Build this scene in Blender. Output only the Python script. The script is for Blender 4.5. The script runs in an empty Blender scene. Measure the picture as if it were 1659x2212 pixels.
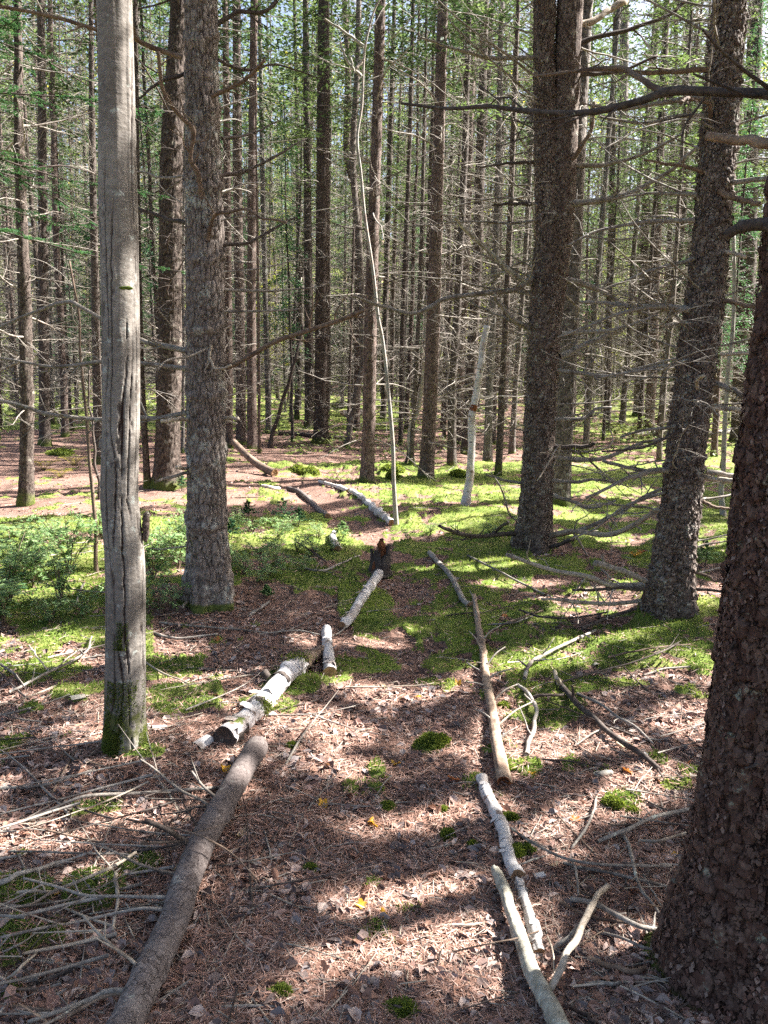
import bpy, math, random
import numpy as np
from mathutils import Matrix, Vector

# ------------------------------------------------------------------ camera, sky, sun, exposure
scene = bpy.context.scene
PITCH = math.radians(9.0); ROLL = math.radians(1.4); EYE = np.array([0.0, 0.0, 1.6]); FPX = 1670.0
_f = np.array([0, math.cos(PITCH), -math.sin(PITCH)])
_r0 = np.array([1.0, 0, 0]); _u0 = np.cross(_r0, _f)
_r = math.cos(ROLL) * _r0 + math.sin(ROLL) * _u0
_u = math.cos(ROLL) * _u0 - math.sin(ROLL) * _r0
cam_data = bpy.data.cameras.new('camera')
cam_data.sensor_fit = 'VERTICAL'; cam_data.sensor_height = 24.0; cam_data.lens = 24.0 * FPX / 2212.0
cam_data.clip_start = 0.05; cam_data.clip_end = 1000
cam = bpy.data.objects.new('camera', cam_data); scene.collection.objects.link(cam)
cam.matrix_world = Matrix(((_r[0], _u[0], -_f[0], EYE[0]), (_r[1], _u[1], -_f[1], EYE[1]),
                           (_r[2], _u[2], -_f[2], EYE[2]), (0, 0, 0, 1)))
scene.camera = cam

SUN_AZ, SUN_EL = 71.0, 43.0          # azimuth clockwise from the view direction
SDIR = np.array([math.sin(math.radians(SUN_AZ)) * math.cos(math.radians(SUN_EL)),
                 math.cos(math.radians(SUN_AZ)) * math.cos(math.radians(SUN_EL)), math.sin(math.radians(SUN_EL))])
world = bpy.data.worlds.new("World"); scene.world = world; world.use_nodes = True
wn = world.node_tree; wn.nodes.clear()
sky = wn.nodes.new('ShaderNodeTexSky'); sky.sky_type = 'NISHITA'; sky.sun_disc = False
sky.sun_elevation = math.radians(SUN_EL); sky.sun_rotation = math.radians(SUN_AZ)
sky.air_density = 0.8; sky.dust_density = 5.0; sky.ozone_density = 1.0
bg = wn.nodes.new('ShaderNodeBackground'); bg.inputs['Strength'].default_value = 0.064
wo = wn.nodes.new('ShaderNodeOutputWorld')
wn.links.new(sky.outputs[0], bg.inputs[0]); wn.links.new(bg.outputs[0], wo.inputs[0])
sd = bpy.data.lights.new('sun', 'SUN'); sd.energy = 5.0; sd.angle = math.radians(0.53); sd.color = (1.0, 0.96, 0.91)
sun = bpy.data.objects.new('sun', sd); scene.collection.objects.link(sun)
sun.rotation_euler = Vector((-SDIR[0], -SDIR[1], -SDIR[2])).to_track_quat('-Z', 'Y').to_euler()
scene.view_settings.view_transform = 'Standard'; scene.view_settings.look = 'None'
scene.view_settings.exposure = 2.7; scene.view_settings.gamma = 1.0
scene.render.engine = 'CYCLES'
cy = scene.cycles
cy.max_bounces = 5; cy.diffuse_bounces = 3; cy.glossy_bounces = 1; cy.transmission_bounces = 3
cy.transparent_max_bounces = 4; cy.caustics_reflective = False; cy.caustics_refractive = False
cy.use_denoising = False; cy.sample_clamp_indirect = 4.0; cy.use_adaptive_sampling = True; cy.adaptive_threshold = 0.015
cy.debug_use_spatial_splits = False

rs = np.random.default_rng(11)
COL = scene.collection

# ------------------------------------------------------------------ numpy noise
def _hash(ix, iy, iz, seed):
    h = (ix.astype(np.int64) * 374761393 + iy.astype(np.int64) * 668265263 + iz.astype(np.int64) * 2147483647 + seed * 974634777) & 0xffffffff
    h = ((h ^ (h >> 13)) * 1274126177) & 0xffffffff
    h = ((h ^ (h >> 16)) * 2246822519) & 0xffffffff
    return ((h ^ (h >> 15)) & 0xffffff) / float(0xffffff)

def noise(x, y, z=0.0, seed=0):
    x, y, z = np.broadcast_arrays(np.asarray(x, float), np.asarray(y, float), np.asarray(z, float))
    ix, iy, iz = np.floor(x), np.floor(y), np.floor(z)
    fx, fy, fz = x - ix, y - iy, z - iz
    fx, fy, fz = [t * t * (3 - 2 * t) for t in (fx, fy, fz)]
    o = 0
    for a in (0, 1):
        for b in (0, 1):
            for c in (0, 1):
                w = (fx if a else 1 - fx) * (fy if b else 1 - fy) * (fz if c else 1 - fz)
                o = o + w * _hash(ix + a, iy + b, iz + c, seed)
    return o                                    # 0..1

def fbm(x, y, z=0.0, seed=0, oct=4):
    s, a, t = 0, 0.5, 0
    for k in range(oct):
        s = s + a * noise(np.asarray(x) * 2 ** k, np.asarray(y) * 2 ** k, np.asarray(z) * 2 ** k, seed + k * 17)
        t += a; a *= .5
    return s / t

def worley(u, v, nu, seed=0):
    """cell noise on a strip that repeats after nu cells in u: F1, F2-F1, random per cell"""
    iu, iv = np.floor(u), np.floor(v)
    d1 = np.full(u.shape, 9.0); d2 = np.full(u.shape, 9.0); idc = np.zeros(u.shape)
    for a in (-1, 0, 1):
        for b in (-1, 0, 1):
            cu, cv = iu + a, iv + b
            w = np.mod(cu, nu); z = np.zeros_like(w)
            px = cu + .15 + .7 * _hash(w, cv, z, seed); py = cv + .15 + .7 * _hash(w, cv, z, seed + 5)
            d = np.hypot(u - px, v - py)
            r = _hash(w, cv, z, seed + 9)
            n1 = d < d1
            d2 = np.where(n1, d1, np.minimum(d2, d)); idc = np.where(n1, r, idc); d1 = np.where(n1, d, d1)
    return d1, d2 - d1, idc

def sstep(a, b, x):
    t = np.clip((x - a) / (b - a), 0, 1); return t * t * (3 - 2 * t)

# ------------------------------------------------------------------ where things stand
def ray(px, py):
    return _f + (px - 829.5) / FPX * _r + (1106.0 - py) / FPX * _u

def project(x, y, z):
    dx, dy, dz = x - EYE[0], y - EYE[1], z - EYE[2]
    w = dx * _f[0] + dy * _f[1] + dz * _f[2]; w = np.where(w < .05, .05, w)
    a = (dx * _r[0] + dy * _r[1] + dz * _r[2]) / w; b = (dx * _u[0] + dy * _u[1] + dz * _u[2]) / w
    return 829.5 + a * FPX, 1106 - b * FPX

def flat(px, py):
    d = ray(px, py); t = -EYE[2] / d[2]; return (d * t)[:2] + EYE[:2]

PATH = np.array([flat(*p) for p in [(800, 2400), (805, 2212), (830, 1900), (855, 1650), (885, 1450), (890, 1330), (860, 1250), (795, 1150), (700, 1090), (610, 1040)]])
def dist_poly(x, y, P):
    d = np.full(np.shape(x), 1e9)
    for (ax, ay), (bx, by) in zip(P[:-1], P[1:]):
        vx, vy = bx - ax, by - ay
        t = np.clip(((x - ax) * vx + (y - ay) * vy) / (vx * vx + vy * vy), 0, 1)
        d = np.minimum(d, np.hypot(x - ax - t * vx, y - ay - t * vy))
    return d

# hero trunk bases in flat coordinates get a root mound
MOUNDS = [(flat(272, 1610), .05, .35), (flat(452, 1300), .16, .75), (flat(1440, 1312), .14, .6), (flat(1152, 1180), .10, .6),
          (flat(1560, 2250), .06, .4), (flat(360, 1050), .12, .8), (flat(1580, 1180), .16, .7), (flat(640, 1020), .12, .45),
          (flat(838, 1020), .14, .45), (flat(1240, 1085), .1, .7), (flat(920, 1130), .06, .5), (flat(1080, 1130), .1, .6)]

def terrain(x, y, fine=True):
    x = np.asarray(x, float); y = np.asarray(y, float)
    far = np.maximum(0, y - 14)
    z = 0.035 * far * far / (far + 3) + .30 * np.maximum(0, y - 58) ** 2 / (np.maximum(0, y - 58) + 12)
    k = sstep(3, 9, y)
    z = z + k * (fbm(x * .35, y * .35, 0, 3) - .5) * .34 + sstep(12, 25, y) * (fbm(x * .09, y * .09, 0, 8) - .5) * .9
    z = z - .055 * np.exp(-(dist_poly(x, y, PATH) / .33) ** 2) * sstep(1.6, 2.6, y) * (1 - sstep(11, 14, y))
    for (c, h, w) in MOUNDS:
        z = z + h * np.exp(-((x - c[0]) ** 2 + (y - c[1]) ** 2) / (w * w))
    if fine:
        z = z + (fbm(x * 3, y * 3, 0, 21, 3) - .5) * .03
    return z

def ground(px, py, up=0.0):
    """the point of the ground (or up metres above it) seen along a picture position"""
    d = ray(px, py); t = -EYE[2] / d[2] if d[2] < -.012 else 90.0
    t = min(t, 90.0) * 1.25
    ts = np.linspace(.3, t, 500); P = EYE[None] + d[None] * ts[:, None]
    h = P[:, 2] - floor_z(P[:, 0], P[:, 1]) - up
    i = int(np.argmax(h < 0)) if (h < 0).any() else 499
    if i > 0:
        a, b = ts[i - 1], ts[i]; ha, hb = h[i - 1], h[i]
        tt = a + (b - a) * ha / (ha - hb) if ha != hb else b
    else: tt = ts[0]
    p = EYE + d * tt; p[2] = float(floor_z(p[0:1], p[1:2])[0]) + up; return p

def at_depth(px, py, Y):
    d = ray(px, py); return EYE + d * (Y / d[1])

# ------------------------------------------------------------------ where the moss grows (a share 0..1 of the ground cover)
MOSS_E = [(190, 1745, 80, 26), (60, 1930, 70, 34), (200, 1935, 75, 42), (300, 1875, 60, 30), (90, 1460, 150, 34), (400, 1528, 70, 14), (340, 1450, 90, 30),
          (1110, 1440, 120, 32), (1430, 1365, 110, 40), (1190, 1540, 90, 28), (1345, 1735, 40, 18), (300, 1635, 70, 22), (960, 1445, 90, 16),
          (800, 1440, 90, 22), (640, 1480, 90, 26), (150, 1500, 60, 20), (1100, 1660, 22, 10), (1245, 1490, 60, 14), (1340, 1480, 60, 10), (70, 1540, 34, 12)]
def moss_share(u, v):
    p = np.full(np.shape(u), .12)
    p = np.where(v < 840, .45, p)
    p = np.where((v >= 840) & (v < 930), np.where((u > 900) & (u < 1180), .3, .62), p)
    p = np.where((v >= 930) & (v < 1000), np.where(u > 1180, .45, .12), p)
    p = np.where((v >= 1000) & (v < 1135), np.where(u > 820, .62, np.where(u > 560, .40, .06)), p)
    p = np.where((v >= 1120) & (v < 1330), np.where(u < 520, .8, .66), p)
    p = np.where(v > 1560, .04, p)
    p = np.where((v >= 1195) & (v < 1320) & (u > 1150) & (u < 1400), .4, p)
    p = np.where((v >= 1330) & (v < 1450), np.where(u > 740, .56, np.where(u < 330, .5, .22)), p)
    p = np.where((v >= 1450) & (v < 1520), np.where(u < 480, .5, .3), p)
    p = np.where((v >= 1270) & (v < 1420) & (u > 330) & (u < 730), .1, p)
    p = np.where((v >= 1220) & (v < 1420) & (u > 1490), .1, p)
    for (a, b, c, d) in MOSS_E:
        p = np.maximum(p, 1.05 * np.exp(-(((u - a) / c) ** 2 + ((v - b) / d) ** 2) ** 1.5 * .8))
    return p

def moss(x, y):
    u, v = project(x, y, terrain(x, y, False))
    inside = (u > -200) & (u < 1860) & (v < 2350)
    p = np.where(inside, moss_share(u, v), .4)
    n = fbm(x * 1.9, y * 1.9, 0, 40, 5) * .52 + fbm(x * 8, y * 8, 0, 44, 4) * .48
    n = .5 + (n - .5) * 2.9
    path = np.exp(-(dist_poly(x, y, PATH) / .22) ** 2) * np.where(y > 5.3, .6, .28) * (y > 4.6)
    return sstep(-.15, .13, (p - path) - n)

def floor_z(x, y, ms=None):
    ms = moss(x, y) if ms is None else ms
    near = np.exp(-np.maximum(0, y - 3) / 6)
    z = terrain(x, y) + (fbm(x * 22, y * 22, 0, 70, 2) - .5) * .016 * near + (fbm(x * 9, y * 9, 0, 75, 2) - .5) * .02 * near
    return z + ms * (.012 + .06 * np.maximum(0, fbm(x * 3.6, y * 3.6, 0, 80, 3) - .35) * (1 + .1 * np.clip(y, 0, 15)))


# ------------------------------------------------------------------ sun flecks of the foreground: crowns are carved open so that sun falls there
LIT_E = [  # px, py, half-width, half-height, tilt (degrees)
    (900, 1925, 190, 28, -4), (850, 2035, 250, 36, -5), (620, 2160, 90, 20, -8), (1010, 2130, 110, 20, -9), (1010, 1745, 110, 15, -3), (800, 1760, 90, 10, 0),
    (700, 1562, 90, 26, 3), (760, 1640, 80, 14, 0), (850, 1478, 160, 11, 3), (1130, 1440, 120, 18, -8), (830, 1390, 80, 10, 0), (960, 1360, 90, 8, 0),
    (1330, 1370, 150, 22, -16), (1450, 1330, 80, 26, -10), (1400, 1460, 80, 10, -8), (1290, 1330, 90, 10, 0), (1560, 1290, 40, 14, 0),
    (1400, 1690, 70, 32, 0), (1180, 1620, 60, 20, 0), (1330, 1740, 120, 22, -6), (1270, 1600, 80, 18, 0), (1480, 1560, 70, 30, 0), (1080, 1600, 30, 90, 10),
    (1150, 2060, 60, 26, 0), (1130, 2150, 60, 50, 0), (1330, 2050, 140, 26, 0), (1360, 2150, 100, 26, -5), (1180, 1800, 50, 22, 0), (1100, 1960, 26, 60, 10),
    (1240, 1880, 60, 14, 0), (1300, 2120, 90, 14, 0),
    (130, 1440, 190, 24, -3), (60, 1500, 110, 16, 0), (240, 1400, 90, 14, 0), (60, 1395, 100, 12, 0), (440, 1465, 90, 12, -6), (360, 1415, 50, 10, 0),
    (470, 1715, 60, 14, 0), (290, 1760, 110, 13, 4), (80, 1815, 130, 20, 0), (200, 1895, 90, 14, 0), (430, 2060, 60, 30, 30), (520, 1640, 34, 14, 0), (400, 1925, 36, 16, 20),
    (270, 2000, 90, 12, 0), (560, 1885, 70, 10, 0), (600, 1390, 90, 10, 0), (530, 1520, 60, 14, 0),
    (100, 1290, 180, 26, 0), (110, 1180, 170, 70, 0), (90, 1240, 190, 50, 0), (350, 1170, 70, 50, 0), (350, 1280, 60, 16, 0),
    (650, 1165, 160, 13, -3), (1050, 1085, 260, 24, -3), (1330, 1075, 160, 18, 0), (1560, 1175, 110, 36, 0), (900, 1150, 120, 12, -4), (1150, 1120, 120, 14, 0),
    (1260, 1160, 110, 9, 0), (1350, 1165, 70, 12, 0), (940, 1225, 60, 9, -6), (1040, 1230, 90, 9, 0), (1100, 1270, 90, 8, 0), (1240, 1300, 130, 9, -3), (760, 1075, 120, 14, 4), (600, 1015, 110, 14, 0), (200, 1045, 230, 26, 0), (450, 1065, 90, 10, 0),
    (100, 970, 160, 22, 0), (1300, 1000, 330, 18, 0), (930, 985, 140, 10, 0), (1400, 950, 200, 14, 0)]
LIT_E = np.array(LIT_E, float)
HERO_FEET = [(flat(272, 1610), 1.), (flat(452, 1300), 2.), (flat(1440, 1312), 3.), (flat(1152, 1180), 4.), (flat(360, 1050), 5.)]
def lit(x, y):
    """whether crowns are carved open to put sun on ground point (x, y)"""
    u, v = project(x, y, 0 * x)
    wob = fbm(x * 3.1, y * 3.1, 0, 60, 3) - .5
    out = np.zeros(np.shape(x))
    for a, b, c, d, ang in LIT_E:
        t = math.radians(ang); du, dv = u - a, v - b
        e1 = (du * math.cos(t) + dv * math.sin(t)) / c; e2 = (-du * math.sin(t) + dv * math.cos(t)) / d
        out = np.maximum(out, 1.25 - np.hypot(e1, e2) + wob * .9)
        hit = out > np.where(v > 1620, .27, .14)
    for (tx, ty), q in HERO_FEET:                     # leaves kept here on purpose, to shade the near trunks
        s_ = (tx - x) * math.sin(math.radians(SUN_AZ)) + (ty - y) * math.cos(math.radians(SUN_AZ)); d_ = np.abs((tx - x) * math.cos(math.radians(SUN_AZ)) - (ty - y) * math.sin(math.radians(SUN_AZ)))
        hit = hit & ~((d_ < .20) & (s_ > .12) & (s_ < 4.2) & (noise(s_ * 1.6, q, 0, 9) < .66))
    return hit

# ------------------------------------------------------------------ mesh building
class MB:
    """collects vertices and faces; att = one number per vertex, stored as the attribute 'v'"""
    def __init__(self): self.V = []; self.F = []; self.A = []; self.n = 0; self.M = []
    def add(self, V, F, a=0.0, m=0):
        V = np.asarray(V, float).reshape(-1, 3); F = np.asarray(F, np.int64)
        self.V.append(V); self.F.append(F + self.n); self.n += len(V)
        self.A.append(np.broadcast_to(np.asarray(a, float), (len(V),)).copy()); self.M.append(np.full(len(F), m, np.int32))
        return self
    def mesh(self, name, mats, smooth=True):
        V = np.concatenate(self.V); A = np.concatenate(self.A)
        me = bpy.data.meshes.new(name)
        me.vertices.add(len(V)); me.vertices.foreach_set('co', V.astype(np.float32).ravel())
        tot = np.concatenate([np.full(len(f), f.shape[1], np.int32) for f in self.F])
        idx = np.concatenate([f.ravel() for f in self.F]).astype(np.int32)
        me.loops.add(len(idx)); me.loops.foreach_set('vertex_index', idx)
        me.polygons.add(len(tot))
        st = np.concatenate([[0], np.cumsum(tot)[:-1]]).astype(np.int32)
        me.polygons.foreach_set('loop_start', st); me.polygons.foreach_set('loop_total', tot)
        me.polygons.foreach_set('use_smooth', np.full(len(tot), smooth))
        mats = mats if isinstance(mats, (list, tuple)) else [mats]
        for m in mats: me.materials.append(m)
        if len(mats) > 1: me.polygons.foreach_set('material_index', np.concatenate(self.M))
        at = me.attributes.new('v', 'FLOAT', 'POINT'); at.data.foreach_set('value', A.astype(np.float32))
        me.update(calc_edges=True)
        return me

def link(name, data, parent=None, loc=(0, 0, 0)):
    o = bpy.data.objects.new(name, data); COL.objects.link(o); o.location = loc
    if parent is not None: o.parent = parent
    return o
def tag(o, label=None, cat=None, group=None, kind=None):
    if label: o['label'] = label
    if cat: o['category'] = cat
    if group: o['group'] = group
    if kind: o['kind'] = kind
    return o
def copy_tree(o, parent=None):
    c = o.copy(); COL.objects.link(c)
    if parent is not None: c.parent = parent
    for ch in o.children: copy_tree(ch, c)
    return c

def smooth_line(P, n):
    """Catmull-Rom through the points, n samples"""
    P = np.asarray(P, float)
    if len(P) == 2: return P[0] + (P[1] - P[0]) * np.linspace(0, 1, n)[:, None]
    Q = np.vstack([2 * P[0] - P[1], P, 2 * P[-1] - P[-2]])
    t = np.linspace(0, len(P) - 1 - 1e-9, n); i = t.astype(int); f = (t - i)[:, None]
    a, b, c, d = Q[i], Q[i + 1], Q[i + 2], Q[i + 3]
    return .5 * (2 * b + (c - a) * f + (2 * a - 5 * b + 4 * c - d) * f ** 2 + (3 * b - a - 3 * c + d) * f ** 3)

def tube(P, R, sides=6, closed=True, disp=None, a=0.0):
    P = np.asarray(P, float); n = len(P); R = np.broadcast_to(np.asarray(R, float), (n,))
    T = np.gradient(P, axis=0); T /= np.linalg.norm(T, axis=1)[:, None] + 1e-12
    m = T.mean(0); ref = np.array([1., 0, 0]) if abs(m[2]) > .75 * np.linalg.norm(m) else np.array([0, 0, 1.])
    if np.min(np.linalg.norm(np.cross(T, ref), axis=1)) < .1: ref = np.array([.13, .96, .25]) 
    U = np.cross(T, ref); U /= np.linalg.norm(U, axis=1)[:, None] + 1e-12
    W = np.cross(T, U)
    th = np.arange(sides) / sides * 2 * math.pi
    rr = R[:, None] * np.ones(sides)[None]
    if disp is not None: rr = rr + disp
    V = P[:, None] + rr[..., None] * (np.cos(th)[None, :, None] * U[:, None] + np.sin(th)[None, :, None] * W[:, None])
    V = V.reshape(-1, 3)
    i = np.arange(n - 1)[:, None] * sides; j = np.arange(sides)[None]; k = (np.arange(sides)[None] + 1) % sides
    F = np.stack(np.broadcast_arrays(i + j, i + k, i + sides + k, i + sides + j), -1).reshape(-1, 4)
    return V, F

def cap(base, sides):
    """two triangle fans for the ends of a tube, as faces into the tube's own rings"""
    j = np.arange(1, sides - 1)
    return np.stack([np.full(sides - 2, base), base + j, base + j + 1], -1)

def add_tube(mb, P, R, sides=6, a=0.0, m=0, disp=None, caps=True, cm=None):
    V, F = tube(P, R, sides, disp=disp)
    n0 = len(V)
    mb.add(V, F, a if np.ndim(a) == 0 else np.asarray(a).reshape(-1), m)
    if caps:
        off = mb.n - n0
        for b in (0, n0 - sides):
            f = cap(b, sides) + off
            mb.F.append(f); mb.M.append(np.full(len(f), m if cm is None else cm, np.int32))

def quads_at(C, D, N, w, l):
    """one leaf-like quad per row: centre C, direction D, normal-ish N, half-width w, half-length l -> V, F (diamond shape)"""
    D = D / (np.linalg.norm(D, axis=1)[:, None] + 1e-9); S = np.cross(D, N); S /= np.linalg.norm(S, axis=1)[:, None] + 1e-9
    w = np.broadcast_to(w, (len(C),))[:, None]; l = np.broadcast_to(l, (len(C),))[:, None]
    V = np.stack([C - D * l, C + S * w - D * l * .1, C + D * l, C - S * w - D * l * .1], 1).reshape(-1, 3)
    F = np.arange(len(C) * 4).reshape(-1, 4)
    return V, F

def rnd_dir(n, rg, flatten=1.0):
    d = rg.normal(size=(n, 3)); d[:, 2] *= flatten; return d / np.linalg.norm(d, axis=1)[:, None]

# ------------------------------------------------------------------ materials
def new_mat(name):
    m = bpy.data.materials.new(name); m.use_nodes = True; nt = m.node_tree; nt.nodes.clear()
    out = nt.nodes.new('ShaderNodeOutputMaterial')
    return m, nt, out
class N:
    def __init__(self, nt): self.nt = nt
    def node(self, t, **kw):
        n = self.nt.nodes.new(t)
        for k, v in kw.items(): setattr(n, k, v)
        return n
    def put(self, sock, v):
        if hasattr(v, 'is_output') or isinstance(v, bpy.types.NodeSocket): self.nt.links.new(v, sock)
        elif v is not None:
            if isinstance(v, tuple) and len(v) == 3 and sock.type == 'RGBA': v = v + (1,)
            sock.default_value = v
    def coords(self, scale=(1, 1, 1), kind='Object'):
        tc = self.node('ShaderNodeTexCoord'); mp = self.node('ShaderNodeMapping'); mp.inputs['Scale'].default_value = scale
        self.nt.links.new(tc.outputs[kind], mp.inputs[0]); return mp.outputs[0]
    def noise(self, vec, scale, detail=4, rough=.55, dist=0.0):
        n = self.node('ShaderNodeTexNoise'); self.put(n.inputs['Vector'], vec); n.inputs['Scale'].default_value = scale
        n.inputs['Detail'].default_value = detail; n.inputs['Roughness'].default_value = rough; n.inputs['Distortion'].default_value = dist
        return n.outputs['Fac']
    def voro(self, vec, scale, feature='F1', out='Distance'):
        n = self.node('ShaderNodeTexVoronoi', feature=feature); self.put(n.inputs['Vector'], vec); n.inputs['Scale'].default_value = scale
        return n.outputs[out]
    def mix(self, f, a, b, blend='MIX'):
        n = self.node('ShaderNodeMix', data_type='RGBA', blend_type=blend)
        self.put(n.inputs[0], f); self.put(n.inputs[6], a); self.put(n.inputs[7], b); return n.outputs[2]
    def math(self, op, a, b=None, c=None, clamp=False):
        n = self.node('ShaderNodeMath', operation=op); n.use_clamp = clamp
        self.put(n.inputs[0], a); self.put(n.inputs[1], b)
        if c is not None: self.put(n.inputs[2], c)
        return n.outputs[0]
    def ramp(self, f, lo, hi, a=0.0, b=1.0):
        n = self.node('ShaderNodeMapRange', interpolation_type='SMOOTHSTEP'); self.put(n.inputs[0], f)
        n.inputs[1].default_value = lo; n.inputs[2].default_value = hi; n.inputs[3].default_value = a; n.inputs[4].default_value = b
        return n.outputs[0]
    def attr(self, name='v'):
        n = self.node('ShaderNodeAttribute', attribute_name=name); return n.outputs['Fac']
    def rand(self): return self.node('ShaderNodeObjectInfo').outputs['Random']
    def z(self):
        g = self.node('ShaderNodeTexCoord'); s = self.node('ShaderNodeSeparateXYZ'); self.nt.links.new(g.outputs['Object'], s.inputs[0]); return s.outputs[2]
    def bump(self, h, dist, strength=1.0, normal=None):
        b = self.node('ShaderNodeBump'); b.inputs['Distance'].default_value = dist; b.inputs['Strength'].default_value = strength
        self.put(b.inputs['Height'], h)
        if normal is not None: self.put(b.inputs['Normal'], normal)
        return b.outputs[0]
    def bsdf(self, out, col, rough=.85, normal=None, spec=.25):
        p = self.node('ShaderNodeBsdfPrincipled'); self.put(p.inputs['Base Color'], col); self.put(p.inputs['Roughness'], rough)
        p.inputs['Specular IOR Level'].default_value = spec
        if normal is not None: self.put(p.inputs['Normal'], normal)
        self.nt.links.new(p.outputs[0], out.inputs[0]); return p

MAT = {}
def leaf_mat(name, c1, c2, trans=.45, c3=None, rough=.6, objvar=True):
    m, nt, out = new_mat(name); k = N(nt)
    col = k.mix(k.attr(), c1, c2)
    if c3 is not None: col = k.mix(k.math('MULTIPLY', k.rand(), .8), col, c3)
    d = k.node('ShaderNodeBsdfPrincipled'); k.put(d.inputs['Base Color'], col); d.inputs['Roughness'].default_value = rough; d.inputs['Specular IOR Level'].default_value = .3
    t = k.node('ShaderNodeBsdfTranslucent'); k.put(t.inputs[0], k.mix(.5, col, (1, 1, .35), 'MULTIPLY'))
    x = k.node('ShaderNodeMixShader'); x.inputs[0].default_value = trans
    nt.links.new(d.outputs[0], x.inputs[1]); nt.links.new(t.outputs[0], x.inputs[2]); nt.links.new(x.outputs[0], out.inputs[0])
    MAT[name] = m; return m

def bark_mat(name, dark, mid, pale, cell=(26, 26, 14), lichen=(.42, .45, .38), lich=.5, bumpd=.006, mossy=0.0, lichs=9.0, warp=.05, crackw=.11, crackd=1.0):
    """plates by Voronoi cells, paler flaky faces, lichen spots, moss low down"""
    m, nt, out = new_mat(name); k = N(nt)
    vec = k.coords((1, 1, 1)); nz = k.noise(vec, 9, 3)
    w = k.node('ShaderNodeVectorMath', operation='ADD'); nt.links.new(vec, w.inputs[0])
    ncol = k.node('ShaderNodeTexNoise'); nt.links.new(vec, ncol.inputs['Vector']); ncol.inputs['Scale'].default_value = 22; ncol.inputs['Detail'].default_value = 4
    sc = k.node('ShaderNodeVectorMath', operation='SCALE'); nt.links.new(ncol.outputs['Color'], sc.inputs[0]); sc.inputs['Scale'].default_value = warp
    nt.links.new(sc.outputs[0], w.inputs[1])
    mp = k.node('ShaderNodeMapping'); mp.inputs['Scale'].default_value = cell; nt.links.new(w.outputs[0], mp.inputs[0])
    edge = k.voro(mp.outputs[0], 1.0, 'DISTANCE_TO_EDGE'); cellc = k.voro(mp.outputs[0], 1.0, 'F1', 'Color')
    sep = k.node('ShaderNodeSeparateColor'); nt.links.new(cellc, sep.inputs[0])
    fine = k.noise(vec, 55, 4, .6)
    base = k.mix(sep.outputs[0], mid, pale); base = k.mix(k.ramp(fine, .3, .75), k.mix(.55, base, dark), base)
    crack = k.ramp(edge, .004, crackw); crack = k.math('MAXIMUM', crack, k.math('MULTIPLY', k.ramp(k.noise(vec, 17, 4, .65), .40, .60), crackd))
    crack = k.math('MULTIPLY', crack, k.math('SUBTRACT', 1.0, k.math('MULTIPLY', k.attr(), .65)))
    col = k.mix(crack, dark, base)
    col = k.mix(k.math('MULTIPLY', k.ramp(k.noise(k.coords((1, 1, .6)), 3.1, 4), .5, .75), .6), col, tuple(c * .55 for c in mid))
    if lich > 0:
        lm = k.math('MULTIPLY', k.ramp(k.noise(vec, lichs, 6, .7), .62 - lich * .14, .7 - lich * .1), k.ramp(k.noise(vec, 70, 3), .38, .55))
        col = k.mix(k.math('MULTIPLY', lm, .85), col, lichen)
    if mossy > 0:
        zz = k.math('ADD', k.z(), k.math('MULTIPLY', k.math('SUBTRACT', k.noise(vec, 6, 4), .5), mossy * 2.2))
        mm = k.ramp(zz, mossy * 1.1, mossy * .2)
        col = k.mix(k.math('MULTIPLY', mm, .9), col, k.mix(fine, (.045, .07, .012), (.13, .17, .03)))
    col = k.mix(k.math('MULTIPLY', k.rand(), .35), col, k.mix(1.0, col, (.85, .62, .5), 'MULTIPLY'))
    h = k.math('ADD', k.math('MULTIPLY', crack, .8), k.math('ADD', k.math('MULTIPLY', sep.outputs[1], .5), k.math('MULTIPLY', fine, .25)))
    k.bsdf(out, col, .9, k.bump(h, bumpd), .2)
    MAT[name] = m; return m

def wood_mat(name, a, b, c, stretch=(60, 60, 60), lich=None, amount=.0, bumpd=.002, rough=.85):
    m, nt, out = new_mat(name); k = N(nt)
    vec = k.coords((1, 1, 1)); n1 = k.noise(k.coords(stretch), 1.0, 4, .65); n2 = k.noise(vec, 11, 4)
    col = k.mix(k.ramp(n1, .3, .7), a, b); col = k.mix(k.math('MULTIPLY', k.ramp(n2, .5, .65), .8), col, c)
    if lich is not None: col = k.mix(k.ramp(k.noise(vec, 26, 5, .7), .66 - amount * .2, .72 - amount * .2), col, lich)
    col = k.mix(k.math('MULTIPLY', k.rand(), .4), col, k.mix(1.0, col, (.62, .58, .55), 'MULTIPLY'))
    k.bsdf(out, col, rough, k.bump(k.math('ADD', n1, n2), bumpd), .25)
    MAT[name] = m; return m

bark_mat('bark_flaky', (.022, .016, .014), (.12, .082, .066), (.29, .245, .21), (44, 44, 34), (.40, .41, .35), .4, .008, .0, 12, .07, .08)
bark_mat('bark_near', (.018, .010, .008), (.095, .050, .038), (.20, .14, .115), (50, 50, 32), (.28, .31, .25), .12, .012, .03, 16, .08, .05)
bark_mat('bark_furrow', (.07, .054, .046), (.235, .20, .178), (.33, .295, .27), (46, 46, 10), (.42, .44, .40), .7, .008, .03, 6, .05, .06)
bark_mat('bark_dark', (.02, .015, .013), (.092, .072, .062), (.18, .155, .135), (34, 34, 20), (.30, .31, .26), .3, .010, .18, 10)
bark_mat('bark_brown', (.03, .02, .017), (.145, .105, .09), (.24, .195, .17), (30, 30, 18), (.32, .33, .28), .2, .010, .12, 10)
bark_mat('bark_grey', (.03, .025, .022), (.15, .135, .12), (.25, .23, .21), (24, 24, 10), (.40, .42, .37), .5, .006, .12, 8)
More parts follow.
